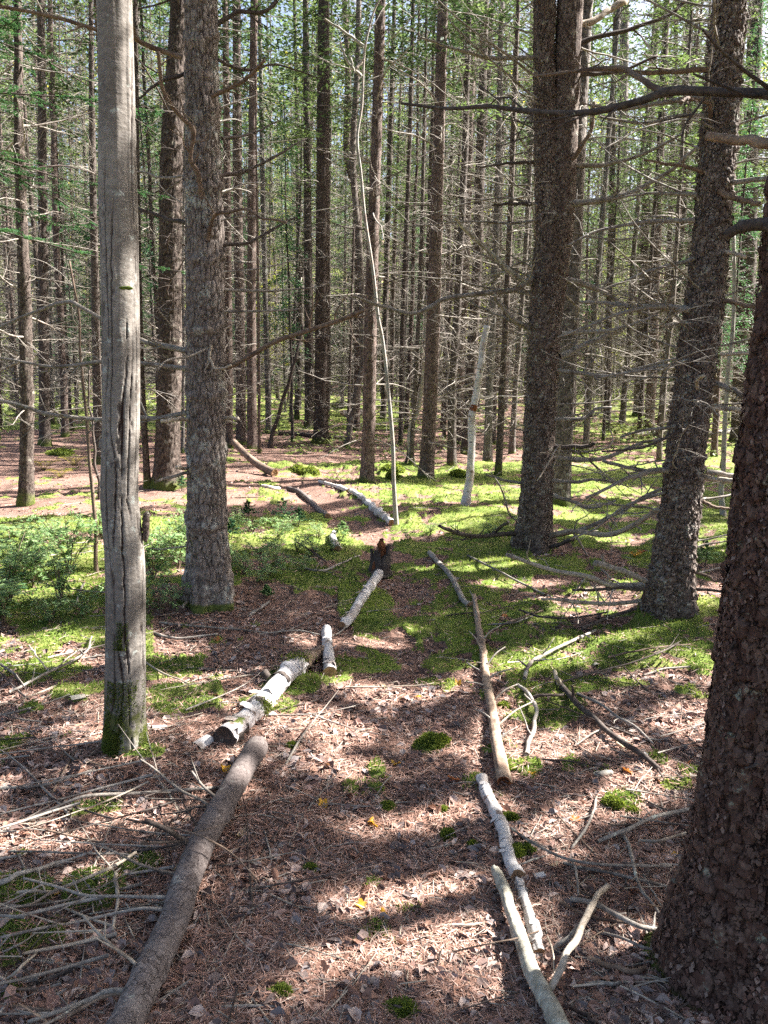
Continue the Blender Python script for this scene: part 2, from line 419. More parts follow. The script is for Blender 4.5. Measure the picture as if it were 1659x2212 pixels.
wood_mat('dead_wood', (.16, .138, .118), (.33, .30, .26), (.10, .08, .066), (70, 70, 70), (.40, .44, .38), .3)
wood_mat('dead_dark', (.045, .035, .03), (.11, .09, .078), (.06, .04, .034), (60, 60, 60), (.30, .32, .27), .12)
wood_mat('dead_brown', (.13, .088, .062), (.22, .165, .125), (.08, .052, .04), (60, 60, 60), None)
wood_mat('pale_wood', (.32, .265, .205), (.48, .42, .34), (.20, .155, .12), (50, 50, 50), None)
wood_mat('twig_grey', (.20, .175, .15), (.38, .35, .31), (.14, .115, .10), (80, 80, 80), (.36, .39, .34), .2)
bark_mat('log_bark', (.075, .06, .056), (.19, .162, .152), (.30, .265, .25), (20, 34, 20), (.33, .33, .29), .15, .004, .0, 9, .12, .06, .8)
wood_mat('rotten_wood', (.12, .04, .016), (.26, .10, .04), (.03, .012, .008), (50, 50, 12), None, 0, .012)
wood_mat('pole_wood', (.22, .15, .105), (.38, .29, .215), (.12, .078, .055), (40, 40, 40), (.3, .31, .25), .1, .003)
wood_mat('lichen_pole', (.24, .22, .17), (.42, .40, .33), (.13, .11, .085), (36, 36, 36), (.50, .52, .44), .35, .004)
wood_mat('cut_wood', (.30, .17, .09), (.40, .25, .14), (.12, .06, .04), (50, 50, 50), None)

def birch_mat(name, white, moss_amt=0.0):
    m, nt, out = new_mat(name); k = N(nt)
    v = k.attr()                                   # position along the stem, in units of its length
    vec = k.coords((1, 1, 1)); n1 = k.noise(vec, 14, 4, .55); n2 = k.noise(vec, 34, 3, .5)
    st = k.node('ShaderNodeCombineXYZ'); k.put(st.inputs[0], k.math('MULTIPLY', v, 95)); k.put(st.inputs[1], k.math('MULTIPLY', n1, 1.6))
    bands = k.noise(st.outputs[0], 1.0, 3, .6)
    col = k.mix(k.ramp(n2, .3, .7), tuple(c * .82 for c in white), white)
    col = k.mix(k.math('MULTIPLY', k.ramp(bands, .56, .62), k.ramp(n2, .47, .57)), col, (.085, .068, .056))
    col = k.mix(k.ramp(n1, .60, .66), col, (.17, .125, .105))
    col = k.mix(k.math('MULTIPLY', k.ramp(k.noise(vec, 8, 4), .45, .65), .75), col, (.33, .265, .22))
    if moss_amt > 0: 
        g = k.node('ShaderNodeNewGeometry'); s = k.node('ShaderNodeSeparateXYZ'); nt.links.new(g.outputs['Normal'], s.inputs[0])
        col = k.mix(k.math('MULTIPLY', k.ramp(k.noise(vec, 9, 3), .60, .66), k.ramp(s.outputs[2], .2, .6)), col, (.12, .15, .03))
    k.bsdf(out, col, .65, k.bump(k.math('ADD', n1, k.math('MULTIPLY', bands, -.6)), .004), .3); MAT[name] = m
birch_mat('birch_bark', (.60, .57, .55)); birch_mat('birch_mossy', (.60, .57, .56), .5); birch_mat('birch_old', (.30, .285, .255)); birch_mat('birch_grey', (.33, .315, .27))

# smooth grey maple bark with long dark fissures (geometry carries the fissures; 'v' = fissure depth)
m, nt, out = new_mat('bark_smooth'); k = N(nt)
vec = k.coords((1, 1, 1)); fine = k.noise(k.coords((1, 1, 1.6)), 40, 4, .6); big = k.noise(k.coords((1, 1, .5)), 5, 4)
col = k.mix(k.ramp(big, .35, .65), (.20, .18, .16), (.31, .285, .255)); col = k.mix(k.ramp(fine, .35, .7), k.mix(1.0, col, (.72, .70, .68), 'MULTIPLY'), col)
spot = k.ramp(k.noise(k.coords((1, 1, 2.2)), 16, 4, .65), .60, .67); col = k.mix(k.math('MULTIPLY', spot, .65), col, (.10, .085, .075))
lich = k.ramp(k.noise(vec, 22, 5, .7), .60, .66); col = k.mix(k.math('MULTIPLY', lich, .6), col, (.46, .50, .46))
col = k.mix(k.attr(), col, (.035, .018, .014))
zz = k.math('ADD', k.z(), k.math('MULTIPLY', k.math('SUBTRACT', k.noise(vec, 9, 6, .7), .5), 1.5))
mm = k.ramp(zz, .22, .02); col = k.mix(k.math('MULTIPLY', mm, .9), col, k.mix(fine, (.04, .05, .012), (.11, .12, .025)))
k.bsdf(out, col, .85, k.bump(fine, .003), .2); MAT['bark_smooth'] = m

leaf_mat('needle_fir', (.04, .11, .055), (.08, .18, .085), .4)
leaf_mat('needle_spruce', (.03, .06, .022), (.07, .11, .035), .3)
leaf_mat('needle_far', (.04, .08, .042), (.12, .18, .08), .45, (.13, .18, .07))
leaf_mat('leaf_green', (.09, .16, .07), (.21, .28, .12), .5, (.26, .28, .11))
leaf_mat('leaf_yellow', (.26, .30, .05), (.48, .40, .06), .55, (.22, .30, .06))
leaf_mat('leaf_shrub', (.17, .31, .13), (.34, .46, .22), .5, None, .45)
leaf_mat('leaf_canopy', (.03, .06, .028), (.065, .10, .045), .25)
leaf_mat('moss_tuft', (.075, .13, .03), (.29, .36, .085), .45, None, .8)
leaf_mat('moss_cushion', (.08, .12, .02), (.24, .29, .05), .4, None, .8)
leaf_mat('fern_leaf', (.30, .30, .05), (.42, .30, .07), .5)
leaf_mat('red_leaf', (.40, .09, .04), (.50, .22, .05), .5)
leaf_mat('yellow_leaf', (.62, .34, .03), (.75, .42, .05), .35, None, .5)
leaf_mat('tan_leaf', (.50, .38, .24), (.58, .46, .30), .25, None, .7)
leaf_mat('orange_leaf', (.48, .16, .05), (.55, .22, .07), .3, None, .6)
leaf_mat('brown_leaf', (.28, .15, .11), (.36, .21, .15), .2, None, .7)

def litter_mat(name, cols, trans=0.0, rough=.8):
    """one of several dead-leaf colours by the number stored per piece"""
    m, nt, out = new_mat(name); k = N(nt)
    r = k.node('ShaderNodeValToRGB'); r.color_ramp.interpolation = 'CONSTANT'
    el = r.color_ramp.elements
    while len(el) < len(cols): el.new(.5)
    for i, c in enumerate(cols): el[i].position = i / len(cols); el[i].color = tuple(c) + (1,)
    k.put(r.inputs[0], k.attr())
    k.bsdf(out, r.outputs[0], rough, None, .3); MAT[name] = m
litter_mat('litter_leaf', [(.23, .137, .112), (.30, .195, .162), (.12, .082, .072), (.35, .255, .22), (.20, .17, .165), (.27, .15, .105), (.14, .105, .095), (.43, .335, .29)])
litter_mat('litter_needle', [(.30, .165, .118), (.41, .25, .195), (.21, .115, .084), (.50, .36, .295), (.14, .086, .066), (.34, .19, .138)])

litter_mat('scale_near', [(.10, .052, .04), (.15, .085, .066), (.07, .038, .03), (.21, .15, .125), (.12, .065, .05), (.05, .03, .025)])
litter_mat('scale_grey', [(.13, .10, .085), (.21, .175, .15), (.08, .06, .052), (.29, .25, .22), (.16, .12, .10), (.05, .04, .034)])

# the forest floor: reddish needle duff, darker rotten leaves, moss where the attribute says so
m, nt, out = new_mat('forest_floor'); k = N(nt)
vec = k.coords((1, 1, 1))
n1 = k.noise(vec, 120, 5, .7); n2 = k.noise(vec, 26, 4, .6); n3 = k.noise(vec, 2.3, 4)
s1 = k.voro(k.coords((90, 260, 1)), 1.0, 'F1', 'Color'); sp = k.node('ShaderNodeSeparateColor'); nt.links.new(s1, sp.inputs[0])
duff = k.mix(k.ramp(n1, .3, .7), (.075, .045, .036), (.25, .15, .115)); duff = k.mix(k.math('MULTIPLY', k.ramp(sp.outputs[0], .6, .9), .7), duff, (.36, .23, .175))
duff = k.mix(k.math('MULTIPLY', k.ramp(n2, .5, .7), .6), duff, (.12, .085, .075)); duff = k.mix(k.math('MULTIPLY', k.ramp(n3, .5, .7), .35), duff, (.20, .15, .13))
mc = k.mix(k.ramp(k.noise(vec, 60, 4, .7), .3, .7), (.09, .105, .03), (.24, .27, .07)); mc = k.mix(k.math('MULTIPLY', k.ramp(k.noise(vec, 4, 3), .4, .65), .6), mc, (.12, .20, .03))
f = k.ramp(k.math('ADD', k.attr('moss'), k.math('MULTIPLY', k.math('SUBTRACT', k.noise(vec, 30, 4, .7), .5), .9)), .42, .58)
col = k.mix(f, duff, mc)
k.bsdf(out, col, .92, k.bump(k.math('ADD', n1, k.math('MULTIPLY', n2, 1.2)), .012), .15); MAT['forest_floor'] = m

# ------------------------------------------------------------------ the ground sheet
def build_ground():
    t = np.linspace(-1, 1, 640); X = 90 * np.sinh(5.6 * t) / math.sinh(5.6)
    Y = np.concatenate([np.linspace(-25, .7, 40), .8 * np.exp(np.linspace(0, math.log(150 / .8), 800))])
    gx, gy = np.meshgrid(X, Y); x, y = gx.ravel(), gy.ravel()
    z = terrain(x, y); ms = moss(x, y)
    near = np.exp(-np.maximum(0, y - 3) / 6)
    z = z + (fbm(x * 22, y * 22, 0, 70, 2) - .5) * .016 * near + (fbm(x * 9, y * 9, 0, 75, 2) - .5) * .02 * near
    lump = fbm(x * 3.6, y * 3.6, 0, 80, 3)
    z = z + ms * (.012 + .06 * np.maximum(0, lump - .35) * (1 + .1 * np.clip(y, 0, 15)))
    nx = len(X); i = np.arange(len(Y) - 1)[:, None] * nx; j = np.arange(nx - 1)[None]
    F = np.stack([i + j, i + j + 1, i + nx + j + 1, i + nx + j], -1).reshape(-1, 4)
    mb = MB(); mb.add(np.stack([x, y, z], 1), F)
    me = mb.mesh('ground', MAT['forest_floor'])
    a = me.attributes.new('moss', 'FLOAT', 'POINT'); a.data.foreach_set('value', ms.astype(np.float32))
    tag(link('ground', me), 'needle-covered forest floor with patches of green moss', None, None, 'structure')
build_ground()

# ------------------------------------------------------------------ trunks
def depth_of(P): return float(np.dot(np.asarray(P) - EYE, _f))

def axis_from_picture(base, pts, H=14.0, sway=.5):
    """base (px, py, width), pts [(px, py, width)...] going up, all at the depth of the base; returns base point, local centre line, radii"""
    B = ground(base[0], base[1])
    Y = B[1]; L = [B]; R = [base[2] / 2 / FPX * depth_of(B)]
    for p in pts:
        q = at_depth(p[0], p[1], Y); L.append(q); R.append(p[2] / 2 / FPX * depth_of(q))
    L = np.array(L); d = (L[-1] - L[-2]) / (L[-1][2] - L[-2][2])
    z = L[-1][2]; q = L[-1].copy(); r0 = R[-1]; ztop = B[2] + H
    for f in (.33, .66, 1.0):
        zz = z + (ztop - z) * f
        if zz > L[-1][2] + .2:
            n = q + np.array([d[0] * sway * (zz - z), 0, zz - z]); L = np.vstack([L, n]); R.append(max(r0 * (1 - .8 * f), .015))
    P = smooth_line(L - B, 400); r = np.interp(np.linspace(0, len(L) - 1, 400), np.arange(len(L)), R)
    o = np.argsort(P[:, 2]); return B, P[o], r[o]

def trunk_mesh(name, P, r, mat, sides=24, dz=.05, zfine=4.0, kind='plain', flare=.35, flare_h=.14, seed=1, cw=.04, ch=.05, amp=.006, lobes=4, whorl=0):
    zt = P[-1, 2]
    zs = np.concatenate([np.arange(-.14, min(zfine, zt), dz), np.arange(min(zfine, zt), zt, .4), [zt]])
    ax = np.stack([np.interp(zs, P[:, 2], P[:, 0]), np.interp(zs, P[:, 2], P[:, 1]), zs], 1)
    R = np.interp(zs, P[:, 2], r)
    th = np.arange(sides) / sides * 2 * math.pi
    Z, T = np.meshgrid(zs, th, indexing='ij'); zc = np.maximum(Z, 0)
    ph = seed * 1.7
    lob = .5 + .5 * np.cos(lobes * T + ph + .8 * np.sin(T + ph))
    D = R[:, None] * (flare * np.exp(-zc / flare_h) * (.35 + .9 * lob))
    D = D + R[:, None] * (fbm(np.cos(T) * 1.3 + seed, np.sin(T) * 1.3, Z * 1.6, seed, 3) - .5) * .22
    att = np.zeros_like(D)
    if whorl: D = D + R[:, None] * .14 * np.exp(-((np.mod(Z + .12 * noise(T, 0, 0, seed), whorl) - whorl * .5) / .028) ** 2) * (.4 + noise(T * 2, Z * 3, 0, seed + 1))
    nu = max(5, int(round(2 * math.pi * R[len(R) // 4] / cw)))
    wu = (noise(np.cos(T) * 3, np.sin(T) * 3, Z * 9, seed + 2) - .5) * (.3 if kind == 'smooth' else 1.1)
    u = T / (2 * math.pi) * nu + wu; v = Z / ch + (noise(np.cos(T) * 3 + 5, np.sin(T) * 3, Z * 7, seed + 3) - .5) * .8
    if kind in ('flaky', 'furrow'):
        f1, e, idc = worley(u, v, nu, seed)
        plate = sstep(.02, .22, e) if kind == 'furrow' else sstep(.0, .09, e)
        D = D + amp * ((idc * 1.2 if kind == 'furrow' else .5 * idc + 1.7 * idc ** 3) * plate - .9 * (1 - plate)) + amp * .7 * (noise(np.cos(T) * 30 * R[0] * 4, np.sin(T) * 30 * R[0] * 4, Z * 45, seed) - .5)
        if kind == 'flaky': D = D + amp * 1.1 * plate * (noise(u * 1.7, v * 1.7, 0, seed + 70) - .5) + amp * .8 * idc * plate * (.5 - (v - np.floor(v)))
        att = 1 - plate
    elif kind == 'smooth':
        uu = T / (2 * math.pi) * nu; wz = (noise(Z * 3.1, np.floor(uu * 0 + 1), seed, 1) - .5) * .5
        uu = uu + (noise(np.cos(T) * 2, np.sin(T) * 2, Z * 3.5, seed + 2) - .5) * 1.5 + (noise(np.cos(T) * 5, np.sin(T) * 5, Z * 24, seed + 6) - .5) * .22
        cid = np.mod(np.floor(uu), nu); e = np.abs(uu - np.floor(uu) - .5)
        idc = _hash(cid, 0 * cid, 0 * cid, seed)
        on = noise(cid * 3.7, Z * 1.5, idc * 9, seed + 12) + .11 * (1.6 - Z)
        msk = sstep(.31, .40, on); wd = .05 + .10 * noise(cid * 5.1, Z * 9, 0, seed + 14)
        crack = (1 - sstep(wd * .45, wd, e)) * msk
        hz = 1 - sstep(.0, .05, np.abs(noise(cid * 2.3, Z * 13, 0, seed + 20) - .5)); crack = np.maximum(crack, .55 * hz * msk * (noise(u * 2, v, 3, seed) > .55))
        D = D - amp * 1.3 * crack + amp * .5 * idc * msk; att = crack
    elif kind == 'rings':                                    # knots where branches broke off
        kn = sstep(.80, .9, noise(T / (2 * math.pi) * 6, Z * 4.5, 0, seed)); D = D + R[:, None] * .10 * kn
    V = ax[:, None] + (R[:, None] + D)[..., None] * np.stack([np.cos(T), np.sin(T), 0 * T], -1)
    V = V.reshape(-1, 3); n = len(zs)
    i = np.arange(n - 1)[:, None] * sides; j = np.arange(sides)[None]; kx = (np.arange(sides)[None] + 1) % sides
    F = np.stack(np.broadcast_arrays(i + j, i + kx, i + sides + kx, i + sides + j), -1).reshape(-1, 4)
    mb = MB(); mb.add(V, F, att.reshape(-1)); f = cap((n - 1) * sides, sides); mb.F.append(f); mb.M.append(np.zeros(len(f), np.int32))
    return mb.mesh(name, MAT[mat])
def idc0(T, Z, seed): return noise(np.cos(T) * 2, np.sin(T) * 2, Z * 2, seed + 50) * .5

def scales(root, P, r, z0, z1, n, size, seed, mat, a0=2.6, a1=7.2):
    """loose bark scales lifting off the side of a trunk"""
    rg = np.random.default_rng(seed); z = rg.uniform(z0, z1, n); a = rg.uniform(a0, a1, n); k_ = fbm(np.cos(a) * 2, np.sin(a) * 2, z * 3, seed, 3) > .42; z, a = z[k_], a[k_]; n = len(z)
    R_ = np.interp(z, P[:, 2], r) * (1.035 + .1 * np.exp(-np.maximum(z, 0) / .15)) + .002
    C = np.stack([np.interp(z, P[:, 2], P[:, 0]) + np.cos(a) * R_, np.interp(z, P[:, 2], P[:, 1]) + np.sin(a) * R_, z], 1); nn = np.stack([np.cos(a), np.sin(a), 0 * a], 1)
    D = np.array([0, 0, 1.]) * rg.choice([-1, 1], n)[:, None] + nn * rg.uniform(.1, .75, n)[:, None] + rnd_dir(n, rg) * .35
    l = size * rg.uniform(.4, 1.2, n); V, F = quads_at(C + nn * (l * .15)[:, None], D, nn + rnd_dir(n, rg) * .35, l * rg.uniform(.5, .9, n), l)
    mb = MB(); mb.add(V, F, np.repeat(rg.random(n), 4)); link('bark_scales', mb.mesh('bark_scales', MAT[mat], False), root)['kind'] = 'stuff'

# ------------------------------------------------------------------ dead branches
def grow(rg, L, r0, pitch=.05, sag=-.25, curve=.5, n=9, wig=.10):
    """a centre line from the origin towards +x"""
    yaw = 0; pt = pitch; P = [np.zeros(3)]; st = L / (n - 1); cv = rg.normal(0, curve) / n
    for i in range(n - 1):
        yaw += cv + rg.normal(0, wig); pt += sag * (.6 - i / n) * .25 + rg.normal(0, wig * .7)
        P.append(P[-1] + st * np.array([math.cos(pt) * math.cos(yaw), math.cos(pt) * math.sin(yaw), math.sin(pt)]))
    return np.array(P)

def branch_lines(rg, L, r0, twigs=6, pitch=.05, sag=-.25, n=9, sub=True, long=.42):
    P = grow(rg, L, r0, pitch, sag, n=n); out = [(P, np.linspace(r0, r0 * .28, len(P)))]
    for _ in range(twigs):
        t = rg.uniform(.15, .98); i = min(int(t * (len(P) - 1)), len(P) - 2); o = P[i] + (P[i + 1] - P[i]) * (t * (len(P) - 1) - i)
        d = P[i + 1] - P[i]; a = math.atan2(d[1], d[0]) + rg.choice([-1, 1]) * rg.uniform(.5, 1.25); e = rg.normal(0, .35)
        l = L * rg.uniform(.12, long) * (1.1 - .6 * t)
        Q = grow(rg, l, 1, 0, -.1, n=5, wig=.16)
        ca, sa, ce, se = math.cos(a), math.sin(a), math.cos(e), math.sin(e)
        Rm = np.array([[ca * ce, -sa, -ca * se], [sa * ce, ca, -sa * se], [se, 0, ce]])
        Q = Q @ Rm.T + o; rr = r0 * (1 - .65 * t) * rg.uniform(.35, .6); out.append((Q, np.linspace(rr, rr * .4, len(Q))))
        if sub and rg.random() < .6:
            for _k in range(rg.integers(1, 3)):
                j = rg.integers(1, 4); dd = rnd_dir(1, rg)[0] * .6 + (Q[j + 1] - Q[j]) / (np.linalg.norm(Q[j + 1] - Q[j]) + 1e-9)
                ll = l * rg.uniform(.25, .5); S = Q[j] + np.linspace(0, 1, 3)[:, None] * dd * ll + np.array([0, 0, 1]) * (np.array([0, .06, 0])[:, None] * ll)
                out.append((S, np.linspace(rr * .6, rr * .3, 3)))
    return out

def branch_mesh(name, lines, mat, sides=6):
    mb = MB()
    for i, (P, R) in enumerate(lines): add_tube(mb, P, R, sides if i == 0 else max(3, sides - 2), caps=(i == 0))
    return mb.mesh(name, MAT[mat] if isinstance(mat, str) else mat)

LIB = {}
for mname in ('dead_wood', 'dead_dark', 'twig_grey'):
    LIB[mname] = []
    for i in range(9):
        rg = np.random.default_rng(100 + i)
        LIB[mname].append(branch_mesh('branch', branch_lines(rg, 1.0, .0085, 7 + i % 4, rg.uniform(-.1, .25), rg.uniform(-.5, .15), 10), mname, 6))

def put_branch(root, P, r, z, az, L, mat='dead_wood', tilt=0.0, thick=1.0, rg=rs, name='branch'):
    """one dead branch of a tree, standing off its trunk at height z"""
    c = np.array([np.interp(z, P[:, 2], P[:, 0]), np.interp(z, P[:, 2], P[:, 1]), z]); rr = np.interp(z, P[:, 2], r) * .8
    o = link(name, LIB[mat][rg.integers(0, 9)], root, (c[0] + rr * math.cos(az), c[1] + rr * math.sin(az), z))
    o.rotation_euler = (rg.uniform(-.5, .5), -tilt, az); o.scale = (L, L * thick, L * thick)
    return o

# light-weight branch shapes for whole sets
SHAPES = []
for i in range(14):
    rg = np.random.default_rng(300 + i); mb = MB()
    for q, (P, R) in enumerate(branch_lines(rg, 1.0, .008, 6 + i % 3, rg.uniform(-.1, .22), rg.uniform(-.5, .1), 7, sub=(i % 2 == 0))):
        V, F = tube(P, R, 4 if q == 0 else 3); mb.add(V, F)
    SHAPES.append((np.concatenate(mb.V), np.concatenate(mb.F)))

def branch_set(mb, P, r, z0, z1, step, per, Lmin, Lmax, rg, thick=1.0, ups=.0):
    z = z0
    while z < z1:
        for _ in range(rg.integers(per[0], per[1] + 1)):
            zz = z + rg.uniform(-.06, .06); az = rg.uniform(0, 2 * math.pi); L = rg.uniform(Lmin, Lmax) * rg.choice([.35, .7, 1, 1])
            V, F = SHAPES[rg.integers(0, len(SHAPES))]
            t = rg.normal(ups, .16); ca, sa, ct, st = math.cos(az), math.sin(az), math.cos(t), math.sin(t)
            Rm = np.array([[ca * ct, -sa, -ca * st], [sa * ct, ca, -sa * st], [st, 0, ct]])
            c = np.array([np.interp(zz, P[:, 2], P[:, 0]), np.interp(zz, P[:, 2], P[:, 1]), zz])
            mb.add((V * np.array([L, L * thick, L * thick])) @ Rm.T + c, F)
        z += step * rg.uniform(.7, 1.3)

# ------------------------------------------------------------------ living crowns
def crown(mb, P, z0, z1, R, boughs, per, w, l, rg, droop=-.25, keep=None, origin=(0, 0, 0)):
    """boughs of small sprays round the trunk line P (local), drawing in towards the top"""
    C, D, A = [], [], []
    for b in range(boughs):
        f = rg.random() ** .9; z = z0 + (z1 - z0) * f; az = rg.uniform(0, 2 * math.pi)
        L = R * (1.06 - f) ** .7 * rg.uniform(.5, 1.15); n = max(6, int(per * L / R))
        t = rg.random(n) ** .7; side = rg.normal(0, .16, n) * L * (1.1 - t * .7); dz = droop * (t ** 1.5) * L * rg.uniform(.3, 1.5) + rg.normal(0, .07, n)
        x = t * L; ca, sa = math.cos(az), math.sin(az)
        c0 = [np.interp(z, P[:, 2], P[:, 0]), np.interp(z, P[:, 2], P[:, 1])]
        C.append(np.stack([c0[0] + ca * x - sa * side, c0[1] + sa * x + ca * side, z + dz], 1))
        s = np.sign(side)[:, None] * rg.uniform(.2, 1.2, n)[:, None]
        D.append(np.stack([ca - sa * s[:, 0], sa + ca * s[:, 0], rg.normal(-.15, .3, n)], 1)); A.append(np.clip(rg.normal(rg.random(), .25, n), 0, 1))
    C = np.concatenate(C); D = np.concatenate(D); A = np.concatenate(A)
    if keep is not None:
        W = C + np.asarray(origin)[None]; g = W[:, :2] - SDIR[None, :2] / SDIR[2] * (W[:, 2:3] - 0.0)
        kk = keep(g[:, 0], g[:, 1]); C, D, A = C[kk], D[kk], A[kk]
    if len(C) == 0: return
    V, F = quads_at(C, D, rnd_dir(len(C), rg) * .7 + np.array([0, 0, 1.]), w * rg.uniform(.6, 1.3, len(C)), l * rg.uniform(.6, 1.3, len(C)))
    mb.add(V, F, np.repeat(A, 4))
def not_lit(x, y): return ~lit(x, y)  # keeps crown leaves only outside the chosen sun flecks

def bough_needles(mb, P, rg, n, nl, spread, wd=.0016):
    """flat fir sprays along a line: side shoots carrying needles"""
    C, D = [], []
    for s in range(n):
        t = rg.uniform(.08, 1.0); i = min(int(t * (len(P) - 1)), len(P) - 2); o = P[i]; d = P[i + 1] - P[i]; a = math.atan2(d[1], d[0]) + rg.choice([-1, 1]) * rg.uniform(.5, 1.0)
        L = spread * (1.15 - t) * rg.uniform(.5, 1); m_ = int(nl * L / spread) + 4
        u = rg.random(m_); q = o + np.stack([math.cos(a) * u * L, math.sin(a) * u * L, -.12 * u * L + rg.normal(0, .006, m_)], 1)
        sd_ = rg.choice([-1, 1], m_) * rg.uniform(.6, 1.2, m_)
        C.append(q); D.append(np.stack([np.cos(a + sd_), np.sin(a + sd_), rg.normal(.1, .3, m_)], 1))
    C = np.concatenate(C); D = np.concatenate(D)
    V, F = quads_at(C, D, rnd_dir(len(C), rg) * .4 + np.array([0, 0, 1.]), wd, .013 * rg.uniform(.8, 1.4, len(C)))
    mb.add(V, F, np.repeat(rg.random(len(C)), 4))

def tree_root(name, B, label, cat='tree', group=None):
    o = link(name, None, None, B); o.empty_display_size = .2; return tag(o, label, cat, group)

def pixel_branch(root, B, Y, pts, w0, w1, mat, dy=0.0, front=0.0, name='branch', twigs=0, rg=rs, rise=0.0, label=None, knots=0.0):
    """a named branch that runs through picture positions, starting at the trunk's depth and drifting dy metres in depth"""
    n = len(pts); Q = np.array([at_depth(px, py, Y - front + dy * i / (n - 1)) for i, (px, py) in enumerate(pts)])
    P = smooth_line(Q, max(12, 6 * n)); s = np.linspace(0, 1, len(P))
    d = depth_of(P[0]); w0, w1 = (w0 * 1.15, w1 * 1.35) if w0 < 16 else (w0, w1); R = (w0 + (w1 - w0) * s) / 2 / FPX * d
    P = P + np.stack([noise(s * 9, k_ * 7.3, w0 + pts[0][0], 5) - .5 for k_ in range(3)], 1) * R[0] * .9
    R = R * (1 + .22 * (noise(s * 22, pts[0][0] * .1, 0, 6) - .5)) * (1 + knots * sstep(.75, .9, noise(s * 7, pts[0][1] * .1, 0, 7)))
    lines = [(P - B, R)]
    L = float(np.linalg.norm(np.diff(P, axis=0), axis=1).sum())
    for _ in range(twigs):
        t = rg.uniform(.15, .97); i = min(int(t * (len(P) - 1)), len(P) - 2); d_ = P[i + 1] - P[i]; d_ = d_ / np.linalg.norm(d_)
        v = d_ * .8 + rnd_dir(1, rg)[0] * .9; v /= np.linalg.norm(v); l = L * rg.uniform(.08, .3) * (1.1 - .5 * t)
        q = P[i] + v * l * np.linspace(0, 1, 5)[:, None] + np.cumsum(rg.normal(0, .05 * l, (5, 3)), 0) * np.array([0, 1, 1, 1, 1])[:, None]
        rr = R[i] * rg.uniform(.3, .5); lines.append((q - B, np.linspace(rr, rr * .45, 5)))
        if rg.random() < .5:
            v2 = v + rnd_dir(1, rg)[0] * .8; q2 = q[2] + v2 * l * .5 * np.linspace(0, 1, 3)[:, None]; lines.append((q2 - B, np.linspace(rr * .6, rr * .35, 3)))
    o = link(name, branch_mesh(name, lines, mat, 8), root)
    if label: o['label'] = label
    return o

# ------------------------------------------------------------------ the near trees
def scatter_branches(root, P, r, z0, z1, n, Lr, mat, rg, thick=1.0, azs=None):
    for i in range(n):
        z = z0 + (z1 - z0) * (i + rg.random()) / n
        az = rg.uniform(0, 2 * math.pi) if azs is None else rg.uniform(*azs[rg.integers(0, len(azs))])
        put_branch(root, P, r, z, az, rg.uniform(*Lr), mat, rg.normal(.02, .2), thick, rg)

def high_crown(root, P, B, z0, z1, R, boughs, per, rg, mat='leaf_canopy', w=.04, l=.12):
    mb = MB(); crown(mb, P, z0, z1, R, boughs, int(per * 2.6), w * .5, l * .55, rg, keep=not_lit, origin=B)
    if mb.n: link('crown', mb.mesh('crown', MAT[mat]), root)

# 1 pale smooth tree on the left
rg = np.random.default_rng(1)
B, P, r = axis_from_picture((272, 1612, 82), [(270, 1560, 80), (271, 1440, 80), (272, 1246, 80), (263, 1130, 78), (258, 1060, 76), (262, 900, 75), (259, 620, 76), (253, 340, 73), (247, 0, 71)], 13, .4)
t1 = tree_root('grey_barked_tree', B, 'pale grey smooth-barked tree standing nearest on the left with mossy foot')
link('trunk', trunk_mesh('trunk', P, r, 'bark_smooth', 110, .010, 3.3, 'smooth', .16, .10, 3, .034, .11, .008), t1)
def scar(root, B, pts, w, mat='bark_flaky', Y=0):     # a welt of torn bark standing off the stem
    mb = MB()
    for i, (a, b, ww) in enumerate(pts):
        q = at_depth(a, b, Y) - B; V, F = tube(q + np.linspace(-1, 1, 6)[:, None] * np.array([.004, 0, w * .5]), np.array([.2, .8, 1, 1, .8, .2]) * ww, 7, disp=rs.normal(0, ww * .15, (6, 7))); mb.add(V, F)
    return link('bark_scar', mb.mesh('bark_scar', MAT[mat]), root)
scar(t1, B, [(316, 1120, .016), (314, 1137, .018), (315, 1156, .014)], .06, 'bark_flaky', B[1] + .02)
scar(t1, B, [(222, 960, .016)], .05, 'bark_smooth', B[1])
mb = MB(); q = at_depth(272, 622, B[1] - .085) - B; V, F = tube(q + np.linspace(-1, 1, 7)[:, None] * np.array([.026, 0, 0]), np.array([.3, .8, 1, .9, 1, .8, .3]) * .008, 8, disp=rs.normal(0, .0012, (7, 8))); mb.add(V, F, .3)
link('moss_tuft', mb.mesh('moss_tuft', MAT['moss_cushion']), t1)
def moss_on(root, p, B, w, h, seed, n=700):
    rg = np.random.default_rng(seed); q = p - B + rg.normal(0, 1, (n, 3)) * np.array([w, w, h]); s_ = rg.uniform(.004, .008, n); V, F = quads_at(q, rnd_dir(n, rg) + np.array([0, 0, .8]), rnd_dir(n, rg), s_ * .4, s_); mb = MB(); mb.add(V, F, np.repeat(rg.random(n), 4)); link('moss_patch', mb.mesh('moss_patch', MAT['moss_cushion']), root)['kind'] = 'stuff'
